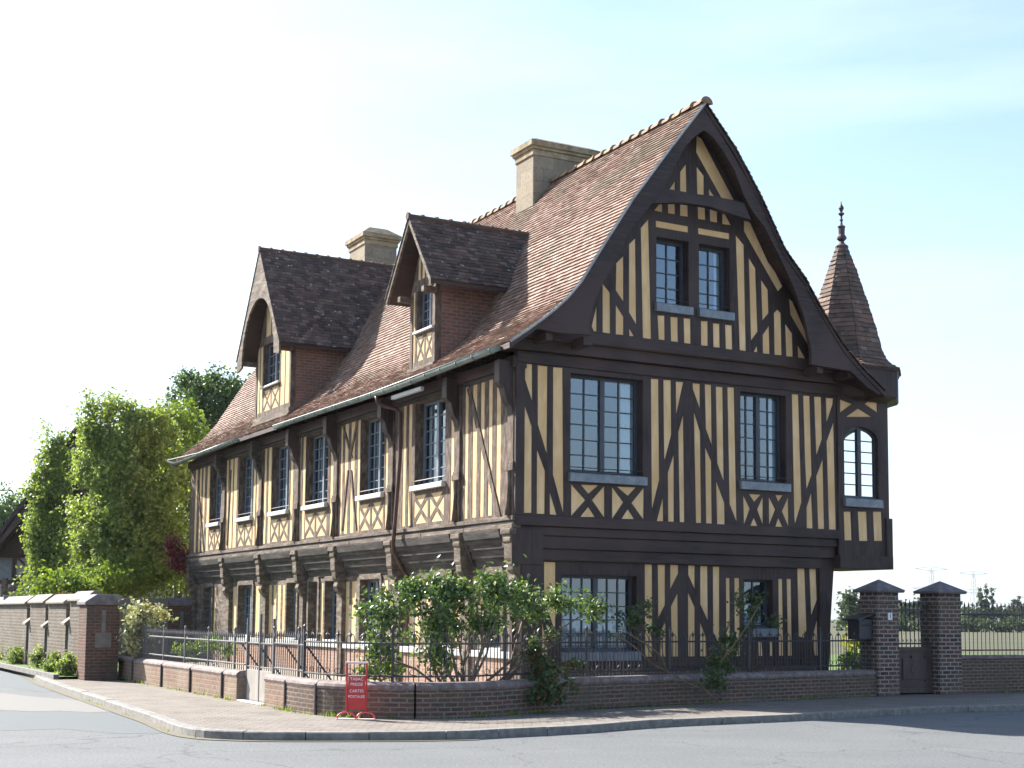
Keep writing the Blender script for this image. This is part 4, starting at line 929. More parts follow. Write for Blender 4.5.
# pillars
def pillar(x,y,wx,wy,zt,label,extra=0):
    t=thing('brick_pillar',x,y); tag(t,label,'pillar','brick gate pillars')
    m=MB(); m.box(-wx/2,wx/2,-wy/2,wy/2,0,zt-.32); m.build('shaft','brickp',t,bevel=.008)
    m=MB(); m.box(-wx/2-.03,wx/2+.03,-wy/2-.03,wy/2+.03,zt-.317,zt-.24); m.box(-wx/2,wx/2,-wy/2,wy/2,zt-.239,zt-.10); m.build('neck','brickp',t,bevel=.006)
    m=MB(); a,b=wx/2+.08,wy/2+.08; z=zt-.10
    m.add([(-a,-b,z),(a,-b,z),(a,b,z),(-a,b,z),(-a-.02,-b-.02,z+.05),(a+.02,-b-.02,z+.05),(a+.02,b+.02,z+.05),(-a-.02,b+.02,z+.05),(0,0,z+.27)],((0,1,2,3),(0,1,5,4),(1,2,6,5),(2,3,7,6),(3,0,4,7),(4,5,8),(5,6,8),(6,7,8),(7,4,8)))
    m.build('pillar_cap','coping2',t,bevel=.008); return t
MT['coping2']=mnoise('grey_cap_stone',[(.3,(.10,.09,.095)),(.7,(.20,.18,.185))],6,.85,.5,.01)
p1=pillar(7.52,-1.38,.56,.50,2.13,'square brick gate pillar carrying the small number plate and the mailbox')
p2=pillar(9.24,-1.32,.62,.52,2.13,'square brick gate pillar at the right of the gate, next to the spiked railing')
t=thing('number_plate',7.56,-1.64,1.66); tag(t,'small pale number plate on the brick pillar','number plate')
m=MB(); m.box(-.055,.055,-.012,.004,-.07,.07); m.build('plate','white',t,bevel=.003)
def text(s,size,mat,parent,loc_,rot=(PI/2,0,0),name='lettering',ext=.002):
    cu=bpy.data.curves.new(name,'FONT'); cu.body=s; cu.size=size; cu.extrude=ext; cu.align_x='CENTER'; cu.align_y='CENTER'
    ob=bpy.data.objects.new(name,cu); COL.objects.link(ob); dg=bpy.context.evaluated_depsgraph_get(); me=bpy.data.meshes.new_from_object(ob.evaluated_get(dg))
    bpy.data.objects.remove(ob); me.materials.clear(); me.materials.append(MT[mat]); o=bpy.data.objects.new(name,me); COL.objects.link(o); o.parent=parent; o.location=loc_; o.rotation_euler=rot; return o
text('1',.12,'iron',t,(0,-.016,0),name='numeral')
t=thing('mailbox',7.02,-1.36,1.20); tag(t,'dark metal mailbox with sloped roof hung on the left side of the brick pillar','mailbox')
m=MB(); m.box(-.16,.18,-.17,.17,0,.40); m.build('box_body','iron',t,bevel=.012)
m=MB(); m.prism(lambda a,d,z:(a,d,z),[(-.22,.37),(.21,.50),(.21,.53),(-.24,.40)],-.22,.22); m.build('lid','iron',t,bevel=.005)
m=MB(); m.box(-.11,.12,-.178,-.168,.27,.29); m.build('letter_slot','dark',t)
# gate between the pillars
t=thing('entrance_gate',8.36,-1.36); tag(t,'brown gate between the brick pillars, solid panel below and iron spikes above','gate')
m=MB(); m.box(-.54,.55,-.02,.02,.03,.90); m.build('gate_panel','gatew',t,bevel=.006)
for (a,b,c,d) in ((-.54,.55,.86,.95),(-.54,.55,.03,.12),(-.54,-.46,.12,.86),(.47,.55,.12,.86)):
    m=MB(); m.box(a,b,-.035,.035,c,d); m.build('gate_frame','gatew',t,bevel=.006)
m=MB(); m.prism(lambda a,d,z:(a,-.03-d,z),[(-.25,.30),(.25,.30),(.25,.72),(-.25,.72),(-.25,.30)][:4],0,.012); m.build('raised_panel','gatew',t,bevel=.004)
for bx_ in (-.36,.0,.36):
    for bz in (.28,.75):
        if bx_==0 and bz==.28: continue
        m=MB(); m.lathe((bx_,-.03,bz),[(.03,-.0),(.02,.03),(.002,.035)],8); m.v=[(v[0],-.02-(v[2]-bz),bz+(v[1]+.03)) for v in m.v]; m.build('stud','iron',t)
m=MB(); m.prism(lambda a,d,z:(a,-.042-d,z),[(-.05,.50),(0,.42),(.05,.50),(.0,.60)],0,.012); m.build('lozenge','iron',t)
m=MB(); m.tube([(.44,-.05,1.0),(.44,-.09,1.0),(.36,-.09,1.0)],.012,6); m.box(.41,.48,-.05,-.03,.94,1.06); m.build('handle','iron',t)
for z in (1.0,1.68):
    m=MB(); m.box(-.54,.55,-.015,.015,z,z+.035); m.build('rail','iron',t)
sb=None
for k in range(9):
    x=-.46+k*.115
    if sb is None:
        m=MB(); m.tube([(0,0,.93),(0,0,1.78)],.012,6); m.lathe((0,0,1.76),[(.012,0),(.03,.03),(.034,.05),(.012,.10),(.001,.16)],6); m.tube([(0,-.0,1.05),(.03,-.0,1.10),(.057,0,1.05)],.007,4); sb=m.build('spiked_bar','iron',t); sb.location=(x,0,0)
    else: copyto(sb,t,(x,0,0))
# right-hand wall and its railing
t=thing('brick_wall',9.56,-1.35); tag(t,'dark brick wall right of the gate under the spiked railing','wall')
m=MB(); m.box(0,9,-.13,.15,0,.70); m.build('wall_body','brickw',t); m=MB(); m.box(0,9,-.16,.18,.702,.78); m.build('coping','coping',t,bevel=.015)
railing([(9.62,-1.33),(18.4,-1.33)],'tall spiked iron railing on the brick wall right of the gate',.88,.98,1.72,1.97,.118,'iron',postevery=200)
# ================================================================= STREET SIGN
q=gp(356,719.5,.10); sg=empty('street_sign',q,math.radians(6)); tag(sg,'small red metal sign frame on bowed feet, with pale lettering, on the pavement','sign')
for s_ in (-1,1):
    m=MB(); m.tube([(s_*.14,0,.10),(s_*.14,0,.80)],.014,7); m.build('upright','red',sg)
    m=MB(); m.tube([(s_*.14-.135,-.02,.015)]+[(s_*.14-.13*math.cos(PI*k/8),-.02,.015+.095*math.sin(PI*k/8)) for k in range(9)]+[(s_*.14+.135,-.02,.015)],.013,6)
    m.build('bowed_foot','red',sg); m=MB(); m.box(s_*.14-.145,s_*.14+.13,-.06,.04,0,.012); m.build('foot_plate','pinkp',sg)
m=MB(); m.tube([(-.16,0,.81),(.16,0,.81)],.016,7); m.build('top_rail','pinkp',sg)
m=MB(); m.box(-.122,.122,-.006,.006,.14,.62); bd=m.build('board','red',sg,bevel=.003)
m=MB(); m.box(-.124,.124,-.009,.009,.62,.632); m.build('board_edge','white',sg)
for s_,z_,w_ in (('TABAC',.575,.052),('PRESSE',.50,.052),('CARTES',.405,.050),('POSTALES',.325,.046)): text(s_,w_*1.15,'white',bd,(0,-.009,z_))

# ================================================================= VEGETATION
def at(px,py,depth):
    d=ray(px,py); return EYE+d*(depth/d.y)
def crown(name,shapes,nc,cr_,n,size,mat,parent=None,up=.3,shell=.5,loc=None):
    pos,cs=clumpy(shapes,nc,cr_,shell); m=MB(); leaves(m,n,pos,size,up)
    o=m.build(name,mat,parent,recalc=False); return o,cs
def sub(shapes,b): return [(Vector(c)-b,r) for c,r in shapes]
def plant(name,label,cat,base,shapes,nc,cr_,n,size,mat,stems=5,sr=.02,group=None,stemmat='vine',up=.3,shell=.3,mat2=None):
    b=Vector(base); t=empty(name,b); tag(t,label,cat,group)
    sh=sub(shapes,b); o,cs=crown('foliage',sh,nc,cr_,n,size,mat,t,up,shell)
    if mat2:
        pos=lambda: ((lambda c:(c[0]+Vector((random.gauss(0,1),random.gauss(0,1),random.gauss(0,1)))*.4*c[2],c[1]))(random.choice(cs)))
        m=MB(); leaves(m,int(n*mat2[1]),pos,size*mat2[2],up); m.build(mat2[3],mat2[0],t,recalc=False)
    m=MB()
    for k in range(stems):
        c=random.choice(cs)[0]; a=Vector((random.uniform(-.12,.12),random.uniform(-.1,.1),0)); mid=a.lerp(c,.5)+Vector((random.uniform(-.15,.15),random.uniform(-.1,.1),random.uniform(-.05,.25)))
        m.tube([a,a.lerp(mid,.5)+Vector((0,0,.05)),mid,mid.lerp(c,.5),c],[sr,sr*.85,sr*.6,sr*.4,sr*.2],5)
        for j in range(2):
            e=c+Vector((random.uniform(-.4,.4),random.uniform(-.3,.3),random.uniform(-.1,.4)))*min(1,cr_*2.5); m.tube([mid,mid.lerp(e,.6)+Vector((0,0,.04)),e],[sr*.4,sr*.25,sr*.12],4)
    m.build('branches',stemmat,t,smooth=True); return t
def pe(px,py,dep,rx,ry,rd):  # ellipsoid from a picture position, px radii, depth radius
    k=dep/FPX; return (at(px,py,dep),(rx*k,rd,ry*k))
# the big climbing rose at the corner
d0=23.6
sh=[pe(384,615,22.6,26,28,.45),pe(415,590,23,34,20,.5),pe(455,592,23.3,34,24,.5),pe(488,590,23.6,26,22,.5),pe(520,600,23.8,28,20,.45),pe(556,600,24.2,28,16,.4),pe(588,604,24.6,26,10,.35),
    pe(432,622,23,32,24,.45),pe(480,622,23.4,36,20,.45),pe(380,645,22.6,20,22,.4),pe(372,664,22.4,16,14,.35),pe(440,655,22.9,26,20,.35),pe(540,615,24,20,10,.3),pe(600,612,24.7,16,8,.3)]
b=W(-2.35,-2.6,.13)
rb=plant('climbing_rose','big leafy climbing rose sprawling over the railing at the street corner','shrub',b,sh,240,.17,8200,.088,'leafr',8,.03,None,'vine',.5,.1)
m=MB()
for k in range(9):
    a=Vector((random.uniform(-.7,.7),random.uniform(-.25,.25),0)); c=at(random.uniform(380,600),random.uniform(600,640),random.uniform(22.8,24.4))-b
    mid=a.lerp(c,.45)+Vector((0,0,.12)); m.tube([a,a.lerp(mid,.6),mid,c],[.034,.028,.022,.01],6)
m.build('main_stems','vine',rb,smooth=True)
sh=[pe(545,668,22.4,24,18,.3),pe(535,650,22.4,16,14,.25),pe(555,690,22.2,20,14,.28),pe(540,695,22.2,18,10,.25),pe(552,635,22.5,12,8,.2),pe(575,665,22.4,10,8,.2)]
b=gp(546,709,.10)
plant('rose_bush','rose bush with reddish young leaves growing on the pavement against the low wall','shrub',b,sh,70,.11,1900,.07,'leafd',9,.012,None,'vine',.4,.1,('leafyng',.25,.9,'young_leaves'))
sh=[pe(716,680,24.2,20,14,.25),pe(722,662,24.3,14,16,.22),pe(735,640,24.5,8,20,.15),pe(742,605,24.7,12,12,.18),pe(728,640,24.5,10,12,.2)]
b=gp(718,701,.10)
sb_=plant('dark_shrub','dark thin shrub with a long bare branch against the low wall below the gable','shrub',b,sh,50,.12,1100,.07,'leafd',7,.014,None,'vine',.3,.1)
m=MB()
for pts in ([(716,700),(706,690),(690,684),(668,672),(652,664),(638,650),(625,640),(612,630)],[(668,672),(660,655),(648,645),(632,636),(622,628)],[(712,698),(700,684),(695,680)],[(722,660),(738,640),(752,618),(762,600)]):
    m.tube([at(x,y,24.0)-b for x,y in pts],[.016]+[.012]*(len(pts)-2)+[.005],5)
m.build('bare_branch','bark2',sb_,smooth=True)
MT_b=None
sh=[pe(632,618,25.6,20,14,.25),pe(648,606,25.8,12,8,.2),pe(655,632,25.6,10,12,.2),pe(618,636,25.4,8,6,.15)]
plant('dark_climber','small dark leafy climber behind the railing in front of the timbered gable','shrub',W(2.6,-1.1,.13),sh,36,.12,620,.075,'leafd',7,.012,None,'vine',.3,.1)
sh=[pe(757,600,26.9,14,8,.2),pe(752,615,26.9,10,12,.2),pe(772,622,27,14,5,.15),pe(745,630,26.8,6,14,.15)]
plant('dark_climber','sparse climber in front of the small ground floor gable window','shrub',W(5.0,-.5,.13),sh,34,.11,520,.075,'leafd',6,.012,None,'vine',.3,.1)
sh=[pe(143,612,31.5,18,9,.5),pe(133,625,31.2,7,18,.35),pe(130,645,31,7,12,.3),pe(160,615,32,8,8,.4),pe(150,630,31.5,8,10,.35)]
plant('variegated_climber','cream variegated climber over the far end of the low wall','shrub',W(-4.35,9.0,.13),sh,60,.16,1900,.10,'leafw',6,.02,None,'vine',.3,.1)
sh=[pe(185,650,30,16,8,.4),pe(212,645,30,14,10,.4),pe(228,650,29,10,7,.3)]
plant('garden_shrub','low bright green shrub behind the left part of the railing','shrub',W(-3.5,6.6,.13),sh,30,.13,700,.10,'leafb',5,.012)
sh=[pe(380,668,22.2,14,10,.3),pe(365,676,22.1,10,7,.3),pe(395,672,22.1,10,10,.3)]
plant('garden_shrub','fresh green low plant at the foot of the climbing rose','shrub',W(-3.4,-2.7,.13),sh,24,.1,620,.07,'leafb',5,.008)
# trees
def tree(name,label,px,depth,shapes,nc,cr_,n,size,mat,tr=.16,group='trees left of the house',trunk=True,shell=.45):
    b=gd(px,depth)+Vector((0,0,.0)); t=empty(name,b); tag(t,label,'tree',group); sh=sub(shapes,b)
    o,cs=crown('crown',sh,nc,cr_,n,size,mat,t,.25,shell)
    top=max(c[2]+r[2] for c,r in sh); m=MB()
    cx=sum(c[0] for c,r in sh)/len(sh); cy=sum(c[1] for c,r in sh)/len(sh)
    m.tube([(0,0,-.05),(cx*.1,0,top*.2),(cx*.4,cy*.4,top*.45),(cx*.8,cy*.8,top*.7),(cx,cy,top*.92)],[tr,tr*.85,tr*.6,tr*.35,tr*.1],8)
    for k in range(16):
        c=random.choice(cs)[0]; z=min(c.z*.75,top*.6)*random.uniform(.5,1); a=Vector((cx*z/top,cy*z/top,z)); m.tube([a,a.lerp(c,.5)+Vector((0,0,.15)),c],[tr*.35,tr*.2,tr*.06],5)
    m.build('trunk','bark',t,smooth=True); return t
D=48
tree('columnar_tree','large dense columnar tree with many upright boughs behind the garden wall',120,D,[pe(95,500,D,26,98,1.0),pe(112,480,D-.4,22,92,.8),pe(138,485,D,24,84,1.0),pe(160,500,D+.5,24,84,1.0),pe(125,540,D-.3,50,70,1.5),pe(90,420,D,12,30,.4),pe(112,412,D,11,24,.4),pe(133,415,D,11,22,.4),pe(158,425,D+.4,14,24,.5),pe(178,500,D+.6,14,60,.7),pe(120,430,D,36,30,1.0),pe(145,440,D,20,30,.9)],760,.32,52000,.135,'leafp',.22,shell=.55)
tree('columnar_tree','narrow columnar tree left of the large one, beside the dark roofed house',48,50,[pe(50,520,50,18,80,.7),pe(42,560,50,18,44,.7),pe(58,475,50,11,56,.4),pe(44,470,50,9,46,.4),pe(34,500,50,9,34,.35),pe(70,560,49.5,12,60,.5)],240,.28,18000,.135,'leafp',.13,shell=.5)
tree('broad_tree','broad bushy bright green tree between the columnar tree and the house',178,52,[pe(182,442,53,26,44,1.4),pe(168,425,52.5,16,24,.9),pe(186,520,52,26,60,1.4),pe(165,470,52,20,50,1.2),pe(196,570,52,20,40,1.2)],300,.36,20000,.15,'leafb',.18)
tree('broad_tree','tall dark green tree rising behind the far end of the tiled roof',215,66,[pe(213,405,66,34,34,1.8),pe(190,388,66,18,16,1.0),pe(222,385,66,20,17,1.0),pe(238,400,66,14,26,1.0),pe(205,440,66,34,36,1.8),pe(178,395,66,10,14,.7)],230,.42,14000,.19,'leafo',.25)
tree('broad_tree','distant round tree at the left edge of the picture',8,85,[pe(8,512,85,18,24,1.6),pe(-4,530,85,20,40,1.6),pe(18,520,85,8,26,1.0)],90,.5,4200,.22,'leafo',.2)
sh=[pe(55,588,44,30,16,.8),pe(85,590,44.5,28,14,.8),pe(30,598,43,14,8,.6),pe(105,580,46,26,18,1.0),pe(140,576,47,30,18,1.0),pe(172,578,47.4,18,16,.8),pe(42,612,42.6,8,22,.4),pe(30,620,41,10,12,.3)]
plant('overhanging_shrub','bright green shrubbery spilling over the top of the rubble garden wall','shrub',gd(90,43.5),sh,150,.34,8000,.14,'leafb',8,.03)
sh=[pe(180,560,45.3,12,12,.5),pe(172,548,45.3,9,8,.4)]
plant('maroon_shrub','dark red leaved shrub beside the far corner of the house','shrub',gd(182,45.3),sh,30,.25,1100,.13,'leafm',4,.02)

# ================================================================= LEFT GARDEN WALLS
MT['bark2']=MT['vine']
xg=-5.35
t=thing('rubble_wall',xg,10.0,.1); tag(t,'tall pale rubble garden wall with narrow slots along the left street','wall')
y=10.0; segs=[(10.15,11.9,1.75),(11.9,12.35,1.30),(12.35,14.6,1.70),(14.6,15.0,1.20),(15.0,17.2,1.72),(17.2,17.7,1.25),(17.7,24.5,1.70)]
for a,b_,h in segs:
    m=MB(); m.box(xg-.22 if h>1.5 else xg-.16,xg+.2,a,b_,0.0,h); rel(m,xg,10.0,0).build('wall_bay','rubble' if h>1.5 else 'greypl',t)
    m=MB()
    if h>1.5: m.prism(lambda p,d,z:(p,a-.03+d,z),[(xg-.30,h),(xg-.30,h+.05),(xg-.05,h+.24),(xg+.05,h+.24),(xg+.26,h+.05),(xg+.26,h)],0,b_-a+.06)
    else: m.prism(lambda p,d,z:(p,a+.01+d,z),[(xg-.34,h-.12),(xg-.34,h-.06),(xg-.10,h+.14),(xg+.2,h+.14),(xg+.2,h-.12)],0,b_-a-.02)
    rel(m,xg,10.0,0).build('coping','sillst' ,t,bevel=.01)
t=thing('brick_pier',xg+.05,9.7,.1); tag(t,'tall red brick pier closing the rubble garden wall at the pavement','pier')
m=MB(); m.box(-.42,.30,-.4,.42,0,1.66); m.build('shaft','brick2',t,bevel=.01)
m=MB(); m.prism(lambda a,d,z:(a,-.45+d,z),[(-.47,1.662),(-.47,1.73),(-.22,1.90),(.25,1.90),(.35,1.86),(.35,1.662)],0,.92); m.build('coping','coping2',t,bevel=.01)
m=MB(); m.box(-.09,.0,-.425,-.38,1.05,1.55); m.box(-.22,.13,-.423,-.38,.72,1.05); m.build('rendered_cross','greypd',t,bevel=.01)
t=thing('brick_wall',-2.6,21.95,.1); tag(t,'brick wall with rendered middle closing the garden beside the far end of the house','wall')
m=MB(); m.box(-2.9,.0,-.12,.14,0,1.72); m.box(2.0,2.9,-.12,.14,0,1.72); m.build('wall_body','brick2',t)
m=MB(); m.box(.0,2.0,-.16,.14,0,1.95); m.build('rendered_panel','greypd',t,bevel=.01)
for (a,b_) in ((-2.95,-.02),(2.02,2.95)):
    m=MB(); m.prism(lambda q,d,z:(a+d,q,z),[(-.2,1.722),(-.2,1.80),(-.02,1.98),(.04,1.98),(.2,1.80),(.2,1.722)],0,b_-a); m.build('coping','coping2',t,bevel=.01)
m=MB(); m.box(2.4,2.5,-.14,-.1,.95,1.55); m.box(2.25,2.65,-.138,-.1,.6,.95); m.build('rendered_cross','greypd',t)
# creeper over the wall, flower border
sh=[pe(62,606,40,12,9,.3),pe(55,618,39,7,8,.2)]
plant('red_creeper','faded reddish creeper hanging over the rubble wall coping','shrub',W(xg-.3,16,.1),sh,40,.16,2300,.07,'leafpk',3,.015,None,'vine',-.2)
for i,(px_,py_,r,lab) in enumerate(((8,652,9,'white flowering plant at the wall foot nearest the left edge'),(18,656,8,'flowering plant in the left street border, second from the picture edge'),(38,660,10,'tall pink and white flowering clump in the middle of the left street border'),(52,664,9,'white flowering clump right of the tall pink one in the border'),(66,668,10,'white flowering clump beside the brick pier'))):
    q=gp(px_,py_+10,.1); k=q.y/FPX; sh=[(q+Vector((0,0,r*k*.9)),(r*k,.4,r*k*1.1)),(q+Vector((.1,0,r*k*1.8)),(r*k*.6,.3,r*k*.7))]
    plant('border_plant',lab,'flowers',q,sh,26,.14,900,.085,'leafb' if i%2 else 'leafp',5,.008,'flowering plants along the rubble wall','vine',.3,.1,('petalw',.22,.7,'blossom'))
m=MB(); 
for k in range(16):
    a=W(-6.25,10.0+k*1.0,.1); b_=W(-6.25,10.98+k*1.0,.1); c=W(-6.13,10.98+k*1.0,.1); d=W(-6.13,10.0+k*1.0,.1); up=Vector((0,0,.11))
    m.add([a,b_,c,d,a+up,b_+up,c+up,d+up],((0,1,5,4),(1,2,6,5),(2,3,7,6),(3,0,4,7),(4,5,6,7)))
tag(m.build('border_kerb','kerb'),kind='structure')
sheet('border_soil',[W(*p)[:2] for p in ((-6.13,10.0),(-5.55,10.0),(-5.55,26),(-6.13,26))],.16,'lawn')

# ================================================================= HOUSE AT THE FAR LEFT
fh=empty('dark_roofed_house',(-17.6,57,0)); tag(fh,'small timbered house with dark swept roofs at the far left','house')
m=MB(); m.box(-3.3,3.3,0,7,0,4.0); m.build('wall','greypl',fh)
for (yc0,half,ze,za,nm_) in ((-.5,4.0,3.9,9.0,'roof'),(-1.6,3.4,3.7,7.6,'porch_roof')):
    m=MB()
    for s in (-1,1):
        pr=[(s*half,ze),(s*half*.8,ze+.35),(s*half*.62,ze+(za-ze)*.28),(s*half*.3,ze+(za-ze)*.62),(0,za)]; fS2,l2=along(pr)
        m.tiles(lambda t:Vector((fS2(t)[0]*1,yc0,fS2(t)[1])),lambda t:Vector((fS2(t)[0],yc0+(8.4 if nm_=='roof' else 1.8),fS2(t)[1])),34,.3,.03,.008)
    r_=m.build(nm_,'slate',fh,recalc=False)
    m=MB(); 
    for s in (-1,1):
        pr=[(s*half,ze),(s*half*.8,ze+.35),(s*half*.62,ze+(za-ze)*.28),(s*half*.3,ze+(za-ze)*.62),(0,za)]
        for a,b_ in zip(pr,pr[1:]): m.prism(lambda x,d,z:(x,yc0-.05+d,z),[(a[0],a[1]-.02),(b_[0],b_[1]-.02),(b_[0],b_[1]-.26),(a[0],a[1]-.26)],0,.08)
    m.build('verge_board','woodb',r_)
m=MB(); m.prism(lambda x,d,z:(x,-.4+d,z),[(-3.4,3.9),(3.4,3.9),(0,8.5)],0,.3); m.build('gable','wood',fh)
m=MB(); m.box(-3.35,3.35,-.06,.06,3.75,3.98); m.box(-3.35,3.35,-.06,.06,2.7,2.86)
for x in (-3.3,-2.35,-1.2,0,1.2,2.4,3.2): m.box(x-.07,x+.07,-.05,.05,2.86,3.75)
m.build('timber_frame','woodb',fh)
m=MB()
for (a,b_) in ((-2.28,-1.27),(-1.13,-.07),(.07,1.13)):
    m.prism(lambda x,d,z:(x,-.04+d,z),[(a,2.88),(a+.12,2.88),(b_,3.73),(b_-.12,3.73)],0,.03); m.prism(lambda x,d,z:(x,-.045+d,z),[(b_,2.88),(b_-.12,2.88),(a,3.73),(a+.12,3.73)],0,.03)
m.build('cross_brace','woodb',fh)
m=MB(); m.box(-3.2,-2.45,-.08,-.02,2.9,3.7); m.build('window','sashs',fh)
for x in (-3.0,-2.3): 
    m=MB(); m.box(x-.1,x+.1,-1.3,-1.1,0,2.9); m.build('porch_post','oldb',fh,bevel=.02)
m=MB(); m.prism(lambda x,d,z:(x,-1.28+d,z),[(-2.2,2.2),(-2.2,2.45),(-1.2,3.2),(0,3.5),(1.2,3.6),(1.2,3.35),(0,3.25),(-1.1,2.95)],0,.12); m.build('porch_brace','oldb',fh)

# ================================================================= RIGHT: GARDEN, FIELDS, HORIZON
sh=[pe(856,640,38,8,16,.5),pe(864,632,38,7,10,.5)]
plant('garden_shrub','yellow green leafy shrub seen between the house corner and the mailbox','shrub',gd(857,38),sh,40,.22,1500,.13,'leafy',4,.02)
sh=[pe(855,662,35,10,9,.5),pe(866,664,35,7,8,.4)]
plant('garden_shrub','pale flowering shrub low behind the railing at the right house corner','shrub',gd(858,35),sh,36,.2,1400,.12,'leafb',4,.015,None,'vine',.3,.3,('petalw',.4,.8,'blossom'))
labels=['far tree just right of the house corner, left of the mailbox','rounded far tree above the gate, left of centre','rounded far tree above the gate, right of centre','far bare topped tree behind the right gate pillar','far tree just right of the pillars','far tree under the second pylon','far tree left of the three poplars','far tree right of the three poplars','far tree near the right edge','far tree at the right edge']
for i,(px_,top,dep,rw) in enumerate(((852,594,170,12),(906,600,260,9),(922,598,260,10),(940,600,260,11),(965,606,330,10),(975,607,330,8),(985,606,330,8),(1000,606,330,10),(1013,605,330,9),(1026,603,330,9))):
    k=dep/FPX; q=gd(px_,dep); h=(620-top)*k+1.6
    tree('far_tree',labels[i],px_,dep,[(q+Vector((0,0,h*.55)),(rw*k,2.0,h*.45))],26,.16*h,700,.13*h,'far',.2,'trees along the far edge of the fields',shell=.5)
for i,(px_,top,rw) in enumerate(((981,586,2.6),(986.5,585,2.4),(992,585,2.4),(1013.5,598,1.6),(1019.5,597,2.0))):
    dep=330; k=dep/FPX; q=gd(px_,dep); h=(621-top)*k+1.6
    tree('poplar',['leftmost of the three tall far poplars','middle one of the three tall far poplars','rightmost of the three tall far poplars','smaller far poplar right of the group of three','smaller far poplar at the right edge'][i],px_,dep,[(q+Vector((0,0,h*.52)),(rw*k,.6,h*.48))],20,.4,900,.5,'far',.15,'far poplars',shell=.3)
m=MB(); hp_=[]
for k in range(30): hp_.append((gd(845+k*9,200)+Vector((0,0,.8)),(3.0,1.2,1.3)))
pos,cs_=clumpy(hp_,220,.9,.2); leaves(m,5000,pos,.55,.2); tag(m.build('far_hedge','far',recalc=False),'low hedge line crossing the fields','hedge',None,'stuff')
for i,(px_,top,dep) in enumerate(((932,569,620),(974,573,700))):
    q=gd(px_,dep); k=dep/FPX; h=(620.5-top)*k+1.6; t=empty('pylon',q,math.radians(20)); tag(t,['electricity pylon on the horizon above the gate','electricity pylon on the horizon above the railing beside the poplars'][i],'pylon','pylons on the horizon')
    m=MB(); r=.10
    for sx in (-1,1):
        for sy in (-1,1): m.tube([(sx*2.2,sy*2.2,0),(sx*.9,sy*.9,h*.55),(sx*.5,sy*.5,h)],r,4)
    for kk in range(6):
        z0,z1=h*kk/6,h*(kk+1)/6; w0=2.2-(1.6)*kk/6; w1=2.2-1.6*(kk+1)/6
        for sy in (-1,1): m.tube([(-w0,sy*w0,z0),(w1,sy*w1,z1)],r*.6,4); m.tube([(w0,sy*w0,z0),(-w1,sy*w1,z1)],r*.6,4)
    m.build('mast','pylon',t)
    for zz,ww in ((h*.97,8.5),(h*.62,10.0)):
        m=MB(); m.tube([(-ww,0,zz+.3),(0,0,zz+1.3),(ww,0,zz+.3)],r,4); m.tube([(-ww,0,zz+.3),(0,0,zz-.5),(ww,0,zz+.3)],r,4); m.build('cross_arm','pylon',t)

# weeds and grass tufts along the foot of the walls
m=MB()
def tuft(p,n,h):
    for _ in range(n):
        m.tint=random.random(); a=p+Vector((random.uniform(-.09,.09),random.uniform(-.06,.06),0)); t=Vector((random.uniform(-.5,.5),random.uniform(-.5,.5),1)).normalized()*h*random.uniform(.4,1); w_=Vector((random.uniform(-1,1),random.uniform(-1,1),0)).normalized()*.009
        m.add([a-w_,a+w_,a+t],((0,1,2),))
base=[W(xw-.17,y_,.10) for y_ in [9.8-.1*k for k in range(88)]]+[W(xw-.17,-.4-.1*k,.10) for k in range(16)]
for a,b_ in zip(crn[3:],crn[4:]):
    for k in range(6):
        t=(Vector(b_)-Vector(a)).normalized(); q=Vector(a).lerp(Vector(b_),k/6)+Vector((t.y,-t.x))*.17; base.append(W(q.x,q.y,.10))
base+=[W(9.6+.12*k,-1.5,.10) for k in range(50)]
for p in base:
    if random.random()<.5*(.4+noise.noise(p*.8)+.4): tuft(p,random.randint(4,14),random.uniform(.04,.13))
for k in range(260):
    p,nn=onk(random.uniform(20,cs[-1]*.6)); 
    if noise.noise(p*.5)>.05: tuft(p+nn*-.02,4,.05)
tag(m.build('weeds','leafb',recalc=False),kind='stuff')
# ================================================================= CAMERA, LIGHT, SKY
cam=bpy.data.cameras.new('camera'); co=bpy.data.objects.new('camera',cam); COL.objects.link(co); scene.camera=co
mw=Matrix((( CR.x,CU.x,-_f.x,EYE.x),(CR.y,CU.y,-_f.y,EYE.y),(CR.z,CU.z,-_f.z,EYE.z),(0,0,0,1))); co.matrix_world=mw
cam.sensor_width=36; cam.lens=36*FPX/1024; cam.shift_y=(PPY-384)/1024; cam.clip_end=6000; cam.clip_start=.1
trav=Vector((1.07,-.78,-1.0)); sd=bpy.data.lights.new('sun','SUN'); so_=bpy.data.objects.new('sun',sd); COL.objects.link(so_)
so_.rotation_euler=trav.to_track_quat('-Z','Y').to_euler(); sd.energy=5.0; sd.angle=math.radians(.53); sd.color=(1,.955,.88); so_.location=(0,0,30)
w=bpy.data.worlds.new('World'); scene.world=w; w.use_nodes=True; nt=w.node_tree; nt.nodes.clear()
o=nt.nodes.new('ShaderNodeOutputWorld'); bg=nt.nodes.new('ShaderNodeBackground'); sk=nt.nodes.new('ShaderNodeTexSky'); sk.sky_type='NISHITA'
sk.sun_disc=False; toS=-trav.normalized(); sk.sun_elevation=math.asin(toS.z); sk.sun_rotation=math.atan2(toS.x,toS.y)
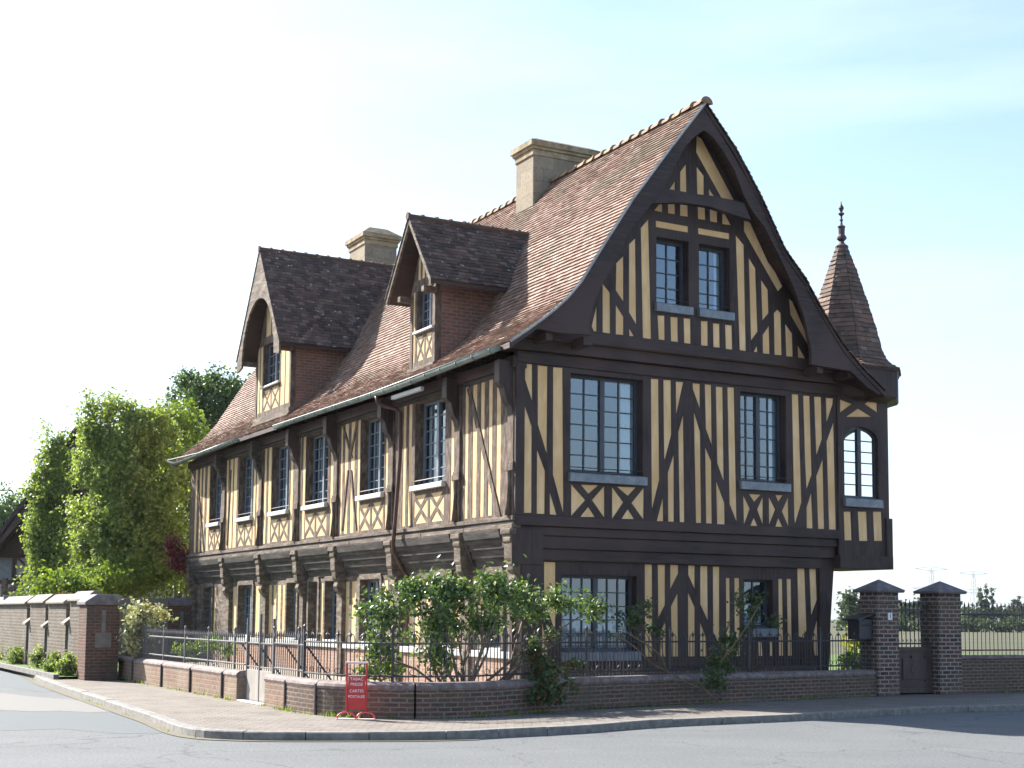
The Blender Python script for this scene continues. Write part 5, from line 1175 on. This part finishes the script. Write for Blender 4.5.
sk.air_density=1.0; sk.dust_density=1.2; sk.ozone_density=1.2; sk.altitude=50
# thin streaks of high cloud
tc=nt.nodes.new('ShaderNodeTexCoord'); mp=nt.nodes.new('ShaderNodeMapping'); mp.inputs['Scale'].default_value=(1.2,1.2,7); nz=nt.nodes.new('ShaderNodeTexNoise')
nz.inputs['Scale'].default_value=1.6; nz.inputs['Detail'].default_value=7; nz.inputs['Roughness'].default_value=.55
nt.links.new(tc.outputs['Generated'],mp.inputs[0]); nt.links.new(mp.outputs[0],nz.inputs['Vector'])
rc=ramp(nt,[(.48,(0,0,0)),(.78,(.28,.28,.28))],nz.outputs['Fac'])
sx=nt.nodes.new('ShaderNodeSeparateXYZ'); nt.links.new(tc.outputs['Generated'],sx.inputs[0])
hz=ramp(nt,[(0,(.8,.8,.8)),(.12,(.55,.55,.55)),(.32,(0,0,0))],sx.outputs[2])
c=mixc(nt,rc,sk.outputs[0],(5.2,5.5,5.7)); c=mixc(nt,hz,c,(2.9,3.35,3.8)); nt.links.new(c,bg.inputs[0]); bg.inputs[1].default_value=.088; nt.links.new(bg.outputs[0],o.inputs[0])
scene.view_settings.view_transform='Standard'; scene.view_settings.look='None'; scene.view_settings.gamma=1; scene.view_settings.exposure=1.8
scene.render.engine='CYCLES'; scene.cycles.max_bounces=6; scene.cycles.transparent_max_bounces=16; scene.cycles.diffuse_bounces=3
scene.render.resolution_x=1024; scene.render.resolution_y=768

m=MB(); m.box(-420,420,-12,900,-1.2,40)
hzb=m.build('haze',None); hzb.data.materials.clear(); hm=bpy.data.materials.new('thin_air'); hm.use_nodes=True; n_=hm.node_tree; n_.nodes.clear()
oo=n_.nodes.new('ShaderNodeOutputMaterial'); pv_=n_.nodes.new('ShaderNodeVolumePrincipled'); pv_.inputs['Density'].default_value=.00008; pv_.inputs['Color'].default_value=(.85,.92,1,1); pv_.inputs['Anisotropy'].default_value=.3
n_.links.new(pv_.outputs[0],oo.inputs['Volume']); hzb.data.materials.append(hm); tag(hzb,kind='stuff')
